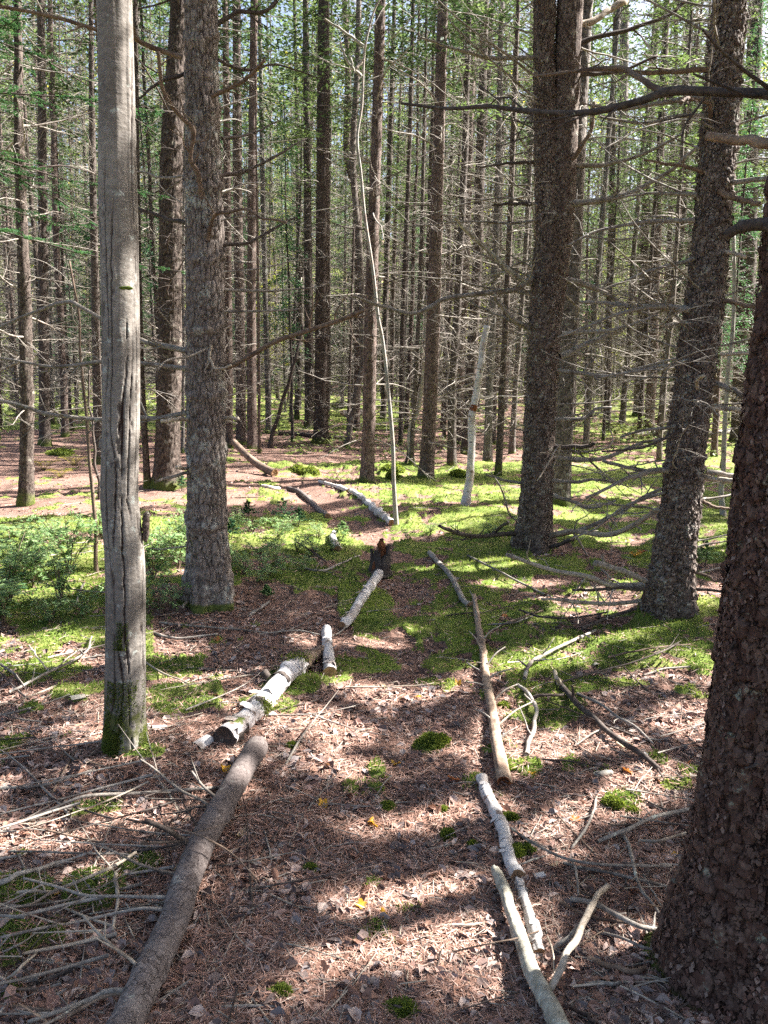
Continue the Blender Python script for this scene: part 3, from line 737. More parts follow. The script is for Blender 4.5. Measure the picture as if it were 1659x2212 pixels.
def moss_skin(root, P, r, B, z0, z1, a0, a1, n, seed):          # moss clinging to the bark
    rg = np.random.default_rng(seed); z = z0 + (z1 - z0) * rg.random(n) ** 1.6; a = a0 + (a1 - a0) * (rg.normal(.5, .22, n)); k_ = fbm(np.cos(a) * 2.5, np.sin(a) * 2.5, z * 7, seed, 3) > .46; z, a = z[k_], a[k_]; n = len(z)
    R_ = np.interp(z, P[:, 2], r) * (1 + .16 * np.exp(-z / .1)) * 1.03; q = np.stack([np.interp(z, P[:, 2], P[:, 0]) + np.cos(a) * R_, np.interp(z, P[:, 2], P[:, 1]) + np.sin(a) * R_, z], 1); nn = np.stack([np.cos(a), np.sin(a), 0 * a + .3], 1)
    s_ = rg.uniform(.0025, .0055, n); V, F = quads_at(q, nn + rnd_dir(n, rg) * .7, rnd_dir(n, rg), s_ * .45, s_); mb = MB(); mb.add(V, F, np.repeat(rg.random(n) * .6, 4)); link('moss_patch', mb.mesh('moss_patch', MAT['moss_cushion']), root)['kind'] = 'stuff'
moss_skin(t1, P, r, B, -.02, .32, -3.4, .3, 7000, 3); moss_skin(t1, P, r, B, .46, .58, -1.9, -1.1, 900, 4); moss_skin(t1, P, r, B, .0, .10, -6, 3, 3500, 5)
high_crown(t1, P, B, 6.5, 13, 2.0, 60, 26, rg, 'leaf_green', .04, .06)

# 2 big spruce with curved limbs
rg = np.random.default_rng(2)
B, P, r = axis_from_picture((452, 1298, 84), [(453, 1246, 84), (446, 1050, 79), (444, 850, 78), (443, 620, 78), (438, 340, 74), (434, 0, 66)], 15, .5)
t2 = tree_root('furrowed_spruce', B, 'broad furrowed spruce right of the pale tree with crooked bare limbs', 'tree'); Y = B[1]
link('trunk', trunk_mesh('trunk', P, r, 'bark_furrow', 120, .016, 4.6, 'furrow', .42, .2, 5, .034, .085, .008, 5, .43), t2)
scales(t2, P, r, .1, 4.6, 2600, .009, 61, 'scale_grey')
moss_skin(t2, P, r, B, -.02, .45, 2.4, 4.4, 4600, 6)
PB = [([(394, 126), (306, 92), (284, 78), (212, 65), (126, 40), (22, 18), (-10, 16)], 13, 6, 'dead_brown', -.3), ([(436, 428), (428, 378), (410, 342), (416, 284), (389, 252), (360, 212), (347, 173), (344, 112)], 13, 7, 'dead_brown', -.35),
      ([(448, 518), (461, 472), (486, 459), (533, 454), (569, 472), (620, 478)], 11, 4, 'dead_brown', -.3), ([(461, 472), (470, 440), (475, 407)], 5, 3, 'twig_grey', -.1),
      ([(459, 209), (504, 187), (547, 158), (572, 130)], 11, 5, 'dead_brown', -.2), ([(462, 58), (512, 28), (569, 27), (600, 0)], 12, 7, 'dead_dark', .1),
      ([(479, 529), (533, 526), (560, 512), (597, 490), (640, 470)], 9, 4, 'dead_dark', .2), ([(403, 757), (349, 745), (299, 732), (176, 665), (137, 653), (60, 680), (-10, 712)], 15, 6, 'dead_wood', .3),
      ([(401, 795), (299, 784), (223, 781), (150, 790), (108, 791), (40, 780), (-10, 772)], 12, 5, 'dead_wood', .1), ([(401, 890), (353, 901), (295, 903), (220, 907), (101, 892), (50, 878), (-10, 862)], 13, 7, 'dead_wood', -.1),
      ([(484, 791), (504, 788), (540, 770), (614, 730), (682, 709), (754, 683), (785, 669)], 13, 7, 'dead_brown', -.6), ([(418, 907), (390, 905), (349, 910)], 10, 8, 'pale_wood', -.25),
      ([(414, 1018), (380, 1028), (342, 1038)], 9, 6, 'twig_grey', -.25), ([(412, 1014), (395, 1012), (385, 1010)], 9, 8, 'pale_wood', -.2), ([(484, 626), (540, 628), (600, 628), (700, 618)], 8, 3, 'dead_wood', .2),
      ([(484, 673), (540, 672), (600, 671), (650, 668)], 7, 3, 'dead_wood', .1), ([(456, 747), (452, 768), (459, 785), (468, 797), (500, 790)], 8, 4, 'pale_wood', -.15), ([(450, 752), (407, 770), (364, 777), (335, 800)], 6, 3, 'dead_wood', -.5),
      ([(484, 903), (500, 902), (515, 905)], 9, 7, 'pale_wood', -.1), ([(486, 908), (512, 915)], 6, 4, 'pale_wood', 0), ([(400, 380), (350, 385), (300, 372), (240, 400)], 7, 3, 'twig_grey', .2),
      ([(403, 480), (350, 470), (300, 450), (292, 440)], 11, 6, 'dead_dark', .3), ([(478, 380), (530, 370), (590, 340), (660, 300)], 10, 3, 'dead_dark', .5), ([(480, 300), (540, 290), (600, 262)], 8, 3, 'dead_dark', .5),
      ([(470, 130), (530, 150), (600, 140), (690, 170)], 9, 3, 'dead_dark', .6), ([(400, 160), (340, 180), (300, 215)], 9, 4, 'dead_dark', -.2), ([(405, 1180), (350, 1186), (320, 1184)], 4, 2, 'twig_grey', -.1)]
for i, (pts, a, b, mt, dy) in enumerate(PB): pixel_branch(t2, B, Y, pts, a * .78, b * .75, mt, dy, name='branch', twigs=0 if a < 6 or len(pts) < 4 else 8, rg=rg, front=.10 if i in (1, 2, 4, 16, 17) else 0, knots=.25)
scatter_branches(t2, P, r, 1.5, 4.8, 16, (.25, .9), 'twig_grey', rg, .9)
scatter_branches(t2, P, r, 4.4, 7.0, 16, (.7, 1.4), 'dead_dark', rg, .9)
high_crown(t2, P, B, 6, 15, 2.3, 90, 34, rg)

# 3 dark companion trunk behind it
rg = np.random.default_rng(3)
B, P, r = axis_from_picture((362, 1052, 54), [(361, 1000, 52), (366, 800, 50), (368, 600, 48), (370, 360, 46), (378, 180, 42), (388, 0, 38)], 15, .3)
t3 = tree_root('dark_furrowed_spruce', B, 'dark furrowed spruce half hidden behind the broad one, left of it', 'tree')
link('trunk', trunk_mesh('trunk', P, r, 'bark_dark', 64, .03, 6.5, 'furrow', .40, .2, 7, .05, .12, .008), t3)
scatter_branches(t3, P, r, 1.2, 7.5, 34, (.5, 1.7), 'dead_dark', rg, 1.1)
high_crown(t3, P, B, 7, 15, 2.1, 80, 30, rg)

# 4 forked flaky trunk right of the path
rg = np.random.default_rng(4)
B, P, r = axis_from_picture((1153, 1178, 66), [(1153, 1150, 66), (1161, 1000, 64), (1172, 800, 64), (1182, 600, 64), (1186, 500, 58), (1181, 330, 50), (1178, 160, 45), (1178, 0, 43)], 16, .4)
t4 = tree_root('forked_spruce', B, 'flaky dark spruce right of the path, forking into two stems', 'tree'); Y = B[1]; B4 = B
link('trunk', trunk_mesh('trunk', P, r, 'bark_flaky', 110, .018, 6.0, 'flaky', .42, .2, 11, .04, .045, .008), t4)
scales(t4, P, r, .05, 6, 8000, .011, 62, 'scale_grey')
moss_skin(t4, P, r, B, -.02, .25, 2.6, 4.2, 1400, 7)
q = [at_depth(a, b, Y + .0) for a, b in [(1196, 700), (1203, 580), (1211, 470), (1217, 340), (1223, 200), (1232, 0)]]
q = np.array(q) - B; q = np.vstack([q, q[-1] + (q[-1] - q[-2]) * 3.5]); Pf = smooth_line(q, 160); rf = np.interp(np.linspace(0, 6, 160), range(7), np.array([30, 48, 54, 52, 50, 48, 18]) / 2 / FPX * (depth_of(B) + .1))
zz = Pf[:, 2]; sd_ = 80; TH, ZZ = np.meshgrid(np.arange(sd_), zz); f1, e, idc = worley(TH / sd_ * 24., ZZ / .05, 24, 4); pl = sstep(.02, .2, e)
mb = MB(); add_tube(mb, Pf, rf, sd_, disp=.007 * (idc * pl - .8 * (1 - pl)), caps=False); link('second_stem', mb.mesh('second_stem', MAT['bark_flaky']), t4)
PB4 = [([(1152, 126), (1062, 124), (1018, 115), (946, 94), (905, 81)], 9, 3, 'dead_wood', -.3), ([(1145, 612), (1128, 605), (1078, 565), (1035, 522), (1000, 490), (981, 468)], 11, 5, 'lichen_pole', -.4), ([(1141, 709), (1110, 690), (1080, 658), (1062, 629)], 9, 5, 'dead_wood', -.2),
       ([(1150, 719), (1098, 690), (1062, 674), (1020, 655)], 6, 3, 'dead_wood', .1), ([(1150, 604), (1130, 613), (1107, 626), (1035, 633), (963, 644), (927, 665), (887, 676), (833, 665), (797, 653), (761, 637)], 11, 4, 'dead_wood', -.6),
       ([(1215, 441), (1264, 437), (1343, 425), (1386, 407), (1458, 360), (1512, 313)], 12, 5, 'dead_wood', -.3), ([(1228, 356), (1300, 356), (1386, 335), (1476, 288)], 9, 4, 'dead_wood', .1), ([(1218, 362), (1240, 340), (1260, 313), (1278, 274), (1285, 220)], 10, 5, 'dead_brown', -.2),
       ([(1186, 800), (1242, 804), (1314, 813), (1386, 795), (1462, 773)], 9, 4, 'dead_wood', -.25), ([(1211, 719), (1314, 714), (1386, 694), (1422, 680)], 9, 3, 'dead_wood', 0), ([(1210, 773), (1260, 748), (1310, 723), (1340, 715)], 13, 8, 'dead_wood', .2),
       ([(1220, 602), (1278, 620), (1328, 647), (1386, 674), (1430, 690)], 12, 5, 'dead_wood', .3), ([(1186, 907), (1264, 903), (1285, 885), (1320, 880)], 9, 4, 'dead_wood', -.1), ([(1177, 966), (1264, 964), (1285, 957)], 9, 5, 'dead_dark', -.2),
       ([(1195, 989), (1285, 993), (1350, 971), (1386, 957), (1443, 946)], 10, 3, 'dead_wood', 0), ([(1190, 1040), (1250, 1040), (1292, 1036), (1330, 1040)], 8, 3, 'dead_wood', 0), ([(1192, 1069), (1240, 1085), (1278, 1096), (1332, 1081)], 8, 3, 'dead_wood', -.1),
       ([(1186, 1157), (1242, 1148), (1314, 1155), (1372, 1133), (1415, 1105), (1451, 1079), (1469, 1043)], 10, 7, 'pale_wood', -1.1), ([(1186, 1160), (1250, 1145), (1330, 1110), (1400, 1070), (1450, 1045)], 8, 4, 'dead_wood', -.6), ([(1130, 1043), (1090, 1038), (1049, 1025)], 6, 3, 'dead_wood', 0),
       ([(1115, 1152), (1062, 1156), (1017, 1159), (975, 1148), (949, 1137)], 9, 5, 'dead_dark', -.5), ([(1062, 1156), (1080, 1140), (1098, 1128)], 6, 5, 'dead_dark', -.3), ([(1125, 1130), (1100, 1110), (1085, 1060), (1060, 1020)], 4, 2, 'dead_wood', -.4),
       ([(1175, 1188), (1200, 1178), (1240, 1165)], 8, 6, 'dead_dark', -.3), ([(1190, 1025), (1210, 960), (1160, 1040)], 3, 2, 'pale_wood', -.3), ([(1155, 350), (1100, 352), (1040, 362)], 7, 3, 'dead_dark', 0), ([(1150, 440), (1095, 441), (1062, 443)], 7, 3, 'dead_dark', 0),
       ([(1228, 100), (1290, 80), (1370, 60), (1450, 30), (1480, 0)], 10, 5, 'dead_dark', .2), ([(1230, 60), (1290, 40), (1350, 0)], 14, 9, 'pale_wood', .2), ([(1226, 160), (1290, 160), (1350, 150), (1420, 120)], 9, 4, 'dead_dark', .1)]
for i, (pts, a, b, mt, dy) in enumerate(PB4): pixel_branch(t4, B, Y, pts, a, b, mt, dy, twigs=6 if len(pts) > 3 else 1, rg=rg, front=.05, knots=.2)
scatter_branches(t4, P, r, .7, 6.2, 62, (.4, 1.5), 'dead_wood', rg, 1.0, [(-.5, .9), (2.3, 4.0)])
high_crown(t4, P, B, 7, 16, 2.3, 90, 34, rg)

# 5 trunk behind the forked one
rg = np.random.default_rng(5)
B, P, r = axis_from_picture((1209, 1085, 44), [(1217, 900, 42), (1233, 600, 40), (1246, 300, 36), (1264, 0, 32)], 15, .5)
t5 = tree_root('grey_spruce', B, 'greyer spruce standing close behind the forked one, its foot in moss', 'tree')
link('trunk', trunk_mesh('trunk', P, r, 'bark_grey', 56, .03, 7.5, 'flaky', .3, .18, 13, .05, .06, .005), t5)
scatter_branches(t5, P, r, 1.0, 8, 34, (.5, 1.7), 'dead_wood', rg, 1.0)
high_crown(t5, P, B, 7.5, 15, 2.1, 80, 30, rg)

# 6 heavy flaky trunk on the right
rg = np.random.default_rng(6)
B, P, r = axis_from_picture((1445, 1310, 84), [(1448, 1255, 84), (1470, 1100, 78), (1484, 950, 75), (1505, 780, 74), (1527, 600, 73), (1545, 400, 71), (1560, 200, 68), (1575, 0, 66)], 15, .6)
t6 = tree_root('scaly_spruce', B, 'scaly leaning spruce on the right with many bare side branches', 'tree'); Y = B[1]; B6 = B
link('trunk', trunk_mesh('trunk', P, r, 'bark_flaky', 150, .012, 4.8, 'flaky', .36, .2, 17, .030, .034, .010, 5), t6)
scales(t6, P, r, .05, 5, 12000, .011, 63, 'scale_grey')
PB6 = [([(1490, 670), (1462, 668), (1422, 664), (1350, 660), (1300, 655), (1253, 651)], 11, 5, 'dead_wood', .2), ([(1500, 666), (1422, 664), (1350, 675), (1285, 698), (1206, 730)], 9, 3, 'dead_wood', -.2), ([(1458, 921), (1410, 927), (1368, 935), (1340, 945)], 7, 3, 'dead_wood', 0),
       ([(1440, 1015), (1400, 1020), (1368, 1029), (1314, 1054), (1264, 1076)], 12, 4, 'dead_wood', -.3), ([(1436, 1016), (1400, 1017), (1350, 1008), (1300, 995)], 10, 5, 'dead_wood', .1), ([(1392, 1262), (1350, 1264), (1314, 1261), (1267, 1245), (1188, 1231), (1094, 1197)], 11, 6, 'twig_grey', -.3),
       ([(1395, 1254), (1350, 1236), (1285, 1216)], 10, 10, 'dead_wood', -.2), ([(1382, 1299), (1340, 1303), (1278, 1303), (1220, 1297), (1170, 1294)], 9, 4, 'twig_grey', -.4), ([(1400, 1272), (1340, 1270), (1270, 1274), (1238, 1274)], 7, 4, 'dead_dark', -.1),
       ([(1500, 475), (1440, 478), (1380, 482), (1290, 500), (1230, 530)], 10, 3, 'dead_wood', -.1), ([(1505, 420), (1460, 419), (1400, 418), (1340, 427)], 9, 3, 'dead_wood', .2), ([(1520, 372), (1480, 360), (1430, 352), (1390, 345)], 8, 3, 'dead_brown', -.2),
       ([(1535, 210), (1470, 215), (1390, 230), (1340, 235), (1270, 225)], 9, 4, 'dead_wood', -.1), ([(1530, 150), (1480, 152), (1400, 158), (1320, 150), (1240, 155), (1180, 163)], 11, 3, 'dead_brown', -.2), ([(1520, 250), (1470, 250), (1400, 266), (1340, 260), (1290, 253)], 9, 3, 'dead_wood', 0),
       ([(1535, 270), (1530, 225), (1490, 213), (1470, 222)], 8, 6, 'dead_brown', -.25), ([(1500, 560), (1440, 575), (1390, 590), (1320, 620)], 8, 3, 'dead_wood', .1), ([(1550, 648), (1580, 652), (1610, 660), (1645, 660)], 10, 5, 'dead_brown', -.2), ([(1556, 765), (1590, 764), (1626, 762)], 8, 5, 'pale_wood', -.1),
       ([(1545, 828), (1580, 842), (1615, 860)], 12, 8, 'dead_wood', -.2), ([(1545, 882), (1580, 884), (1612, 888)], 10, 8, 'pale_wood', -.1), ([(1520, 1030), (1560, 1037), (1606, 1040)], 10, 7, 'pale_wood', -.2), ([(1525, 1018), (1565, 1024), (1606, 1035)], 10, 7, 'dead_wood', 0), ([(1515, 1082), (1545, 1095), (1580, 1100)], 7, 4, 'dead_brown', 0),
       ([(1500, 1235), (1530, 1245), (1545, 1255), (1580, 1252)], 6, 3, 'dead_brown', -.1), ([(1500, 1272), (1540, 1275), (1580, 1280)], 6, 4, 'dead_dark', -.1), ([(1505, 840), (1508, 820), (1520, 812)], 7, 5, 'pale_wood', -.3), ([(1560, 400), (1600, 392), (1659, 385)], 11, 7, 'dead_wood', -.2), ([(1555, 415), (1590, 430), (1640, 442)], 12, 8, 'dead_brown', -.2),
       ([(1540, 540), (1580, 546), (1610, 555)], 9, 6, 'pale_wood', -.2), ([(1470, 930), (1420, 955), (1370, 970), (1300, 975)], 6, 3, 'dead_dark', -.2), ([(1450, 1060), (1400, 1075), (1340, 1100), (1290, 1140), (1230, 1165)], 7, 3, 'dead_wood', .4), ([(1478, 785), (1420, 792), (1350, 806), (1290, 815)], 7, 3, 'dead_wood', 0)]
for i, (pts, a, b, mt, dy) in enumerate(PB6): pixel_branch(t6, B, Y, pts, a, b, mt, dy, twigs=7 if len(pts) > 3 else 2, rg=rg, front=.04 if i % 2 else .1, knots=.2)
scatter_branches(t6, P, r, .4, 5.0, 66, (.3, 1.35), 'dead_wood', rg, .9, [(-.7, .9), (2.2, 4.2)])
high_crown(t6, P, B, 6, 15, 2.3, 90, 34, rg)

# 7 nearest trunk at the right edge
rg = np.random.default_rng(7)
Bn = np.array([.93, 1.86, 0]); Bn[2] = terrain(Bn[0], Bn[1])
def near_at(px, py): return at_depth(px, py, Bn[1])
pts = [(1572, 2150, 300), (1640, 1850, 268), (1682, 1500, 252), (1712, 1180, 244), (1744, 850, 236), (1776, 600, 232), (1830, 0, 220)]
Q = np.array([near_at(a, b) for a, b, _ in pts]); rr = [w / 2 / FPX * depth_of(q) for q, (_, _, w) in zip(Q, pts)]
d0 = (Q[1] - Q[0]) / (Q[1][2] - Q[0][2]); base = Q[0] - d0 * (Q[0][2] - terrain(Q[0][0], Q[0][1])); base[2] = terrain(base[0], base[1])
L_ = np.vstack([base, Q, Q[-1] + np.array([.1, 0, 4]), Q[-1] + np.array([.15, 0, 11])]); R_ = [rr[0] * 1.05] + rr + [.1, .02]
B = base; P = smooth_line(L_ - B, 400); r = np.interp(np.linspace(0, len(L_) - 1, 400), range(len(L_)), R_)
t7 = tree_root('red_scaled_spruce', B, 'thick reddish scaled trunk rising at the right edge, cut by the frame', 'tree')
link('trunk', trunk_mesh('trunk', P, r, 'bark_near', 260, .006, 2.6, 'flaky', .14, .2, 23, .030, .048, .007, 5), t7)
scales(t7, P, r, .0, 2.6, 16000, .0085, 64, 'scale_near', 2.4, 5.6)
def near_branch(pts, w0, w1, mat, Y0, dy, knots=.3, twigs=3):
    pixel_branch(t7, B, Y0, pts, w0, w1, mat, dy, twigs=twigs, rg=rg, knots=knots)
near_branch([(1800, 190), (1720, 200), (1659, 206), (1560, 203), (1450, 200), (1380, 218), (1280, 242), (1180, 244), (1100, 238), (1040, 232), (960, 232), (866, 222)], 29, 7, 'dead_dark', Bn[1], .55, .8, 9)
near_branch([(1450, 206), (1410, 186), (1370, 160), (1330, 148), (1270, 150), (1200, 160), (1155, 167)], 14, 4, 'dead_brown', Bn[1] + .25, .5)
near_branch([(1790, 320), (1720, 314), (1659, 308), (1600, 301), (1526, 297)], 28, 19, 'pole_wood', Bn[1], .2, .2, 0)
near_branch([(1780, 470), (1720, 480), (1659, 484), (1600, 493), (1572, 505)], 34, 22, 'dead_dark', Bn[1] - .1, .1, .3, 1)
near_branch([(1720, 1600), (1660, 1640), (1610, 1660)], 10, 4, 'dead_dark', Bn[1] - .12, 0, .2, 1)
high_crown(t7, P, B, 5, 13, 2.2, 90, 34, rg)

# ------------------------------------------------------------------ trees of the middle distance, each from the photograph
# base (px, py, w), way points, bark, branches as own parts, name, label
MID = [
 ((57, 1090, 29), [(58, 850, 27), (52, 600, 24), (40, 250, 18), (38, 0, 14)], 'bark_dark', 18, 'slender_spruce', 'dark spruce by the left edge, its foot on the red needles'),
 ((97, 962, 23), [(94, 700, 21), (92, 400, 19), (88, 0, 15)], 'bark_dark', 12, 'slender_spruce', 'second dark spruce from the left edge, set farther back'),
 ((213, 1003, 19), [(207, 700, 17), (200, 350, 14), (196, 0, 10)], 'bark_dark', 10, 'slender_spruce', 'dark spruce showing just left of the pale smooth trunk'),
 ((319, 1052, 15), [(306, 813, 13), (298, 500, 12), (292, 0, 9)], 'bark_dark', 6, 'young_spruce', 'thin dark stem between the pale trunk and the dark furrowed one'),
 ((494, 965, 20), [(492, 700, 18), (490, 300, 15), (486, 0, 12)], 'bark_brown', 8, 'slender_spruce', 'dark trunk peeping out right behind the broad furrowed spruce'),
 ((521, 958, 22), [(518, 700, 21), (513, 350, 19), (511, 0, 17)], 'bark_brown', 14, 'slender_spruce', 'left one of the brown pair behind the broad furrowed spruce'),
 ((545, 970, 20), [(543, 700, 20), (545, 350, 18), (549, 0, 16)], 'bark_brown', 14, 'slender_spruce', 'right one of the brown pair behind the broad furrowed spruce'),
 ((560, 980, 7), [(559, 800, 6), (556, 500, 5), (552, 200, 3)], 'bark_brown', 3, 'young_spruce', 'very thin reddish stem at the right of the brown pair'),
 ((581, 936, 13), [(576, 750, 12), (570, 500, 11), (560, 0, 8)], 'bark_grey', 6, 'slender_spruce', 'grey slim trunk above the lit mossy clearing'),
 ((668, 926, 20), [(667, 750, 19), (664, 400, 16), (660, 0, 12)], 'bark_dark', 12, 'slender_spruce', 'dark slim trunk left beside the knotty black-footed spruce'),
 ((693, 957, 31), [(695, 800, 30), (697, 500, 29), (698, 250, 27), (700, 0, 23)], 'bark_dark', 22, 'knotty_spruce', 'knotty dark spruce with a black foot, left of centre'),
 ((793, 1042, 29), [(797, 900, 27), (803, 600, 26), (813, 300, 22), (822, 0, 20)], 'bark_brown', 24, 'knotty_spruce', 'straight brown-grey spruce rising beside the small moss mounds'),
 ((921, 1034, 32), [(928, 900, 30), (937, 650, 28), (948, 300, 24), (957, 0, 21)], 'bark_brown', 24, 'knotty_spruce', 'reddish straight spruce with a mossy foot in the picture centre'),
 ((749, 964, 12), [(769, 849, 12), (783, 777, 13), (778, 560, 13), (762, 350, 14), (772, 150, 12), (775, 0, 11)], 'bark_grey', 6, 'bent_tree', 'grey bowed stem leaning up between two spruces'),
 ((770, 930, 14), [(774, 700, 17), (772, 450, 17), (750, 330, 16), (752, 150, 13), (744, 0, 11)], 'bark_brown', 8, 'bent_tree', 'split reddish trunk behind the bowed grey stem'),
 ((865, 962, 10), [(870, 700, 10), (885, 300, 9), (893, 0, 7)], 'bark_dark', 6, 'young_spruce', 'thin dark trunk left of the thin reddish pair in the centre'),
 ((888, 1005, 10), [(897, 820, 9), (908, 600, 9), (918, 200, 7), (922, 0, 5)], 'bark_dark', 6, 'young_spruce', 'slim dark trunk close left of the reddish central spruce'),
 ((985, 958, 25), [(992, 780, 23), (1003, 597, 21), (1014, 252, 17), (1028, 0, 14)], 'bark_brown', 18, 'slender_spruce', 'leaning brown spruce behind the broken birch, left one of two'),
 ((1008, 982, 24), [(1019, 780, 23), (1031, 560, 21), (1040, 250, 18), (1048, 0, 16)], 'bark_dark', 18, 'slender_spruce', 'dark spruce right behind the broken white birch'),
 ((1076, 1024, 15), [(1088, 780, 14), (1101, 500, 12), (1112, 200, 11), (1120, 0, 9)], 'bark_dark', 12, 'young_spruce', 'slim dark trunk between broken birch and forked spruce'),
 ((1089, 885, 13), [(1093, 700, 13), (1104, 400, 11), (1116, 0, 9)], 'bark_brown', 8, 'slender_spruce', 'brown trunk far back, beside the slim one left of the fork'),
 ((1312, 932, 14), [(1314, 741, 14), (1322, 400, 12), (1330, 0, 9)], 'bark_dark', 10, 'slender_spruce', 'thin trunk with a pale drooping twig, right of the forked spruce'),
 ((1337, 846, 30), [(1341, 700, 26), (1344, 400, 22), (1350, 0, 18)], 'bark_grey', 14, 'slender_spruce', 'broad grey trunk far back on the mossy rise at right'),
 ((1379, 898, 22), [(1386, 705, 20), (1400, 350, 16), (1420, 0, 13)], 'bark_dark', 14, 'slender_spruce', 'dark trunk with mossy foot, left neighbour of the reddish one at right'),
 ((1402, 925, 21), [(1413, 705, 19), (1425, 350, 16), (1441, 0, 13)], 'bark_brown', 14, 'slender_spruce', 'reddish trunk with bright mossy foot beside the pale fallen log'),
 ((1432, 905, 12), [(1440, 700, 12), (1452, 350, 11), (1462, 0, 9)], 'bark_dark', 8, 'young_spruce', 'dark slim trunk just left of the scaly leaning spruce'),
 ((1453, 907, 13), [(1462, 700, 13), (1472, 350, 11), (1486, 0, 9)], 'bark_dark', 8, 'young_spruce', 'dark slim trunk partly covered by the scaly leaning spruce'),
 ((1548, 921, 10), [(1552, 700, 10), (1560, 300, 8), (1570, 0, 7)], 'bark_brown', 6, 'young_spruce', 'reddish thin trunk directly right of the scaly leaning spruce'),
 ((1598, 957, 40), [(1606, 750, 37), (1614, 597, 35), (1622, 300, 31), (1634, 0, 28)], 'bark_dark', 20, 'dark_spruce', 'stout dark spruce behind, between the scaly and the nearest right trunk'),
 ((641, 905, 11), [(645, 600, 10), (640, 200, 8), (636, 0, 7)], 'bark_dark', 6, 'young_spruce', 'slim trunk behind, left of the slim dark one near centre-left'),
 ((828, 905, 13), [(834, 600, 12), (846, 200, 10), (852, 0, 8)], 'bark_dark', 8, 'young_spruce', 'slim shaded trunk right behind the pale bent sapling'),
 ((962, 908, 10), [(968, 600, 9), (980, 200, 8), (986, 0, 7)], 'bark_grey', 6, 'young_spruce', 'slim grey trunk right of the reddish central spruce'),
 ((27, 885, 12), [(24, 600, 11), (16, 200, 9), (12, 0, 8)], 'bark_brown', 6, 'slender_spruce', 'brown sunlit trunk at the left edge, far back'),
 ((124, 880, 8), [(122, 600, 8), (120, 200, 6), (118, 0, 5)], 'bark_grey', 4, 'young_spruce', 'slim grey trunk standing in the lit moss at left'),
 ((1236, 925, 12), [(1244, 700, 12), (1262, 300, 10), (1275, 0, 8)], 'bark_dark', 8, 'young_spruce', 'slim trunk right of the grey spruce behind the fork'),
]
mid_xy = []
for i, (b, pts, bark, nb, name, label) in enumerate(MID):
    rg = np.random.default_rng(500 + i)
    B, P, r = axis_from_picture(b, pts, rg.uniform(16, 18), .5); mid_xy.append((B[0], B[1]))
    root = tree_root(name, B, label, 'tree')
    link('trunk', trunk_mesh('trunk', P, r, bark, 30 if b[2] > 18 else 18, .06, 8, 'rings' if b[2] < 24 else 'flaky', .35, .16, i + 31, .05, .06, .006, 3 + i % 3), root)
    th = .75 + b[2] / 60
    for q in range(nb):
        z = .9 + 5.5 * (q + rg.random()) / nb
        put_branch(root, P, r, z, rg.uniform(0, 2 * math.pi), rg.uniform(.35, 1.3) * (.6 + b[2] / 50), ('dead_wood', 'dead_dark', 'twig_grey')[q % 3], rg.normal(.02, .2), th, rg)
    mb = MB(); branch_set(mb, P, r, .7 if B[1] > 12 else 1.2, 10, .30 if b[2] > 12 else .5, (2, 4), .4, 1.5, rg, th)
    o = link('dead_twigs', mb.mesh('dead_twigs', MAT['twig_grey']), root); o['kind'] = 'stuff'
    if b[2] > 9 and (B[1] < 22):
        mb = MB(); crown(mb, P, 7.0, 17, 1.7, 64, 80, .022, .065, rg, keep=not_lit, origin=B)
        link('crown', mb.mesh('crown', MAT['leaf_canopy']), root)
    elif b[2] > 9:
        mb = MB(); crown(mb, P, 7.0, 17, 1.7, 60, 70, .026, .075, rg); link('crown', mb.mesh('crown', MAT['needle_far']), root)

# thin stems without crowns: (points px,py), start width, end width, material, name, label, dy
def thin(pts, w0, w1, mat, name, label, dy=0.0, cat='sapling', twigs=8, brk=None):
    B = ground(*pts[0]); root = tree_root(name, B, label, cat)
    n = len(pts); Q = np.array([at_depth(a, b, B[1] + dy * i / (n - 1)) for i, (a, b) in enumerate(pts)]); Q[0] = B - np.array([0, 0, .05])
    P = smooth_line(Q, 8 * n); s = np.linspace(0, 1, len(P)); R = (w0 + (w1 - w0) * s) / 2 / FPX * depth_of(B)
    R = R * (1 + .35 * np.exp(-s / .03)) * (1 + .14 * (noise(s * 30, w0, 0, 3) - .5)); P = P + np.stack([noise(s * 8, k_ * 3.1, pts[0][0], 5) - .5 for k_ in range(3)], 1) * R[0] * (1.7 if w0 < 12 else .7) * np.minimum(1, s * 8)[:, None]
    mb = MB(); V, F = tube(P - B, R, 12); mb.add(V, F, np.repeat(s, 12)); f = cap((len(P) - 1) * 12, 12); mb.F.append(f); mb.M.append(np.zeros(len(f), np.int32))
    link('trunk', mb.mesh('trunk', MAT[mat]), root)
    rg = np.random.default_rng(int(pts[0][0])); Pl = P - B
    for q in range(twigs):
        t = rg.uniform(.25, .97); i = int(t * (len(P) - 1)); o = link('branch', LIB['twig_grey'][rg.integers(0, 9)], root, Pl[i])
        o.rotation_euler = (rg.uniform(-.5, .5), -rg.uniform(-.2, .9), rg.uniform(0, 6.28)); L = rg.uniform(.2, .55); o.scale = (L, L * .8, L * .8)
    return root, B, P, R
bs, B, P, R = thin([(857, 1133), (851, 1040), (848, 957), (837, 849), (824, 741), (815, 687), (806, 597), (801, 540), (790, 461), (783, 378), (774, 300), (779, 223), (783, 126), (790, 79), (805, 30), (826, -10)], 9, 3.5, 'birch_old', 'bent_sapling', 'pale bent sapling leaning up from the end of the white log', -.3)
for pp in ([(781, 165), (760, 145), (740, 110), (735, 90)], [(783, 130), (765, 150), (756, 120)], [(786, 100), (760, 80), (730, 60), (700, 40)]):
    pixel_branch(bs, B, B[1] - .3, pp, 6, 3, 'birch_grey', -.05, twigs=3, rg=rs)
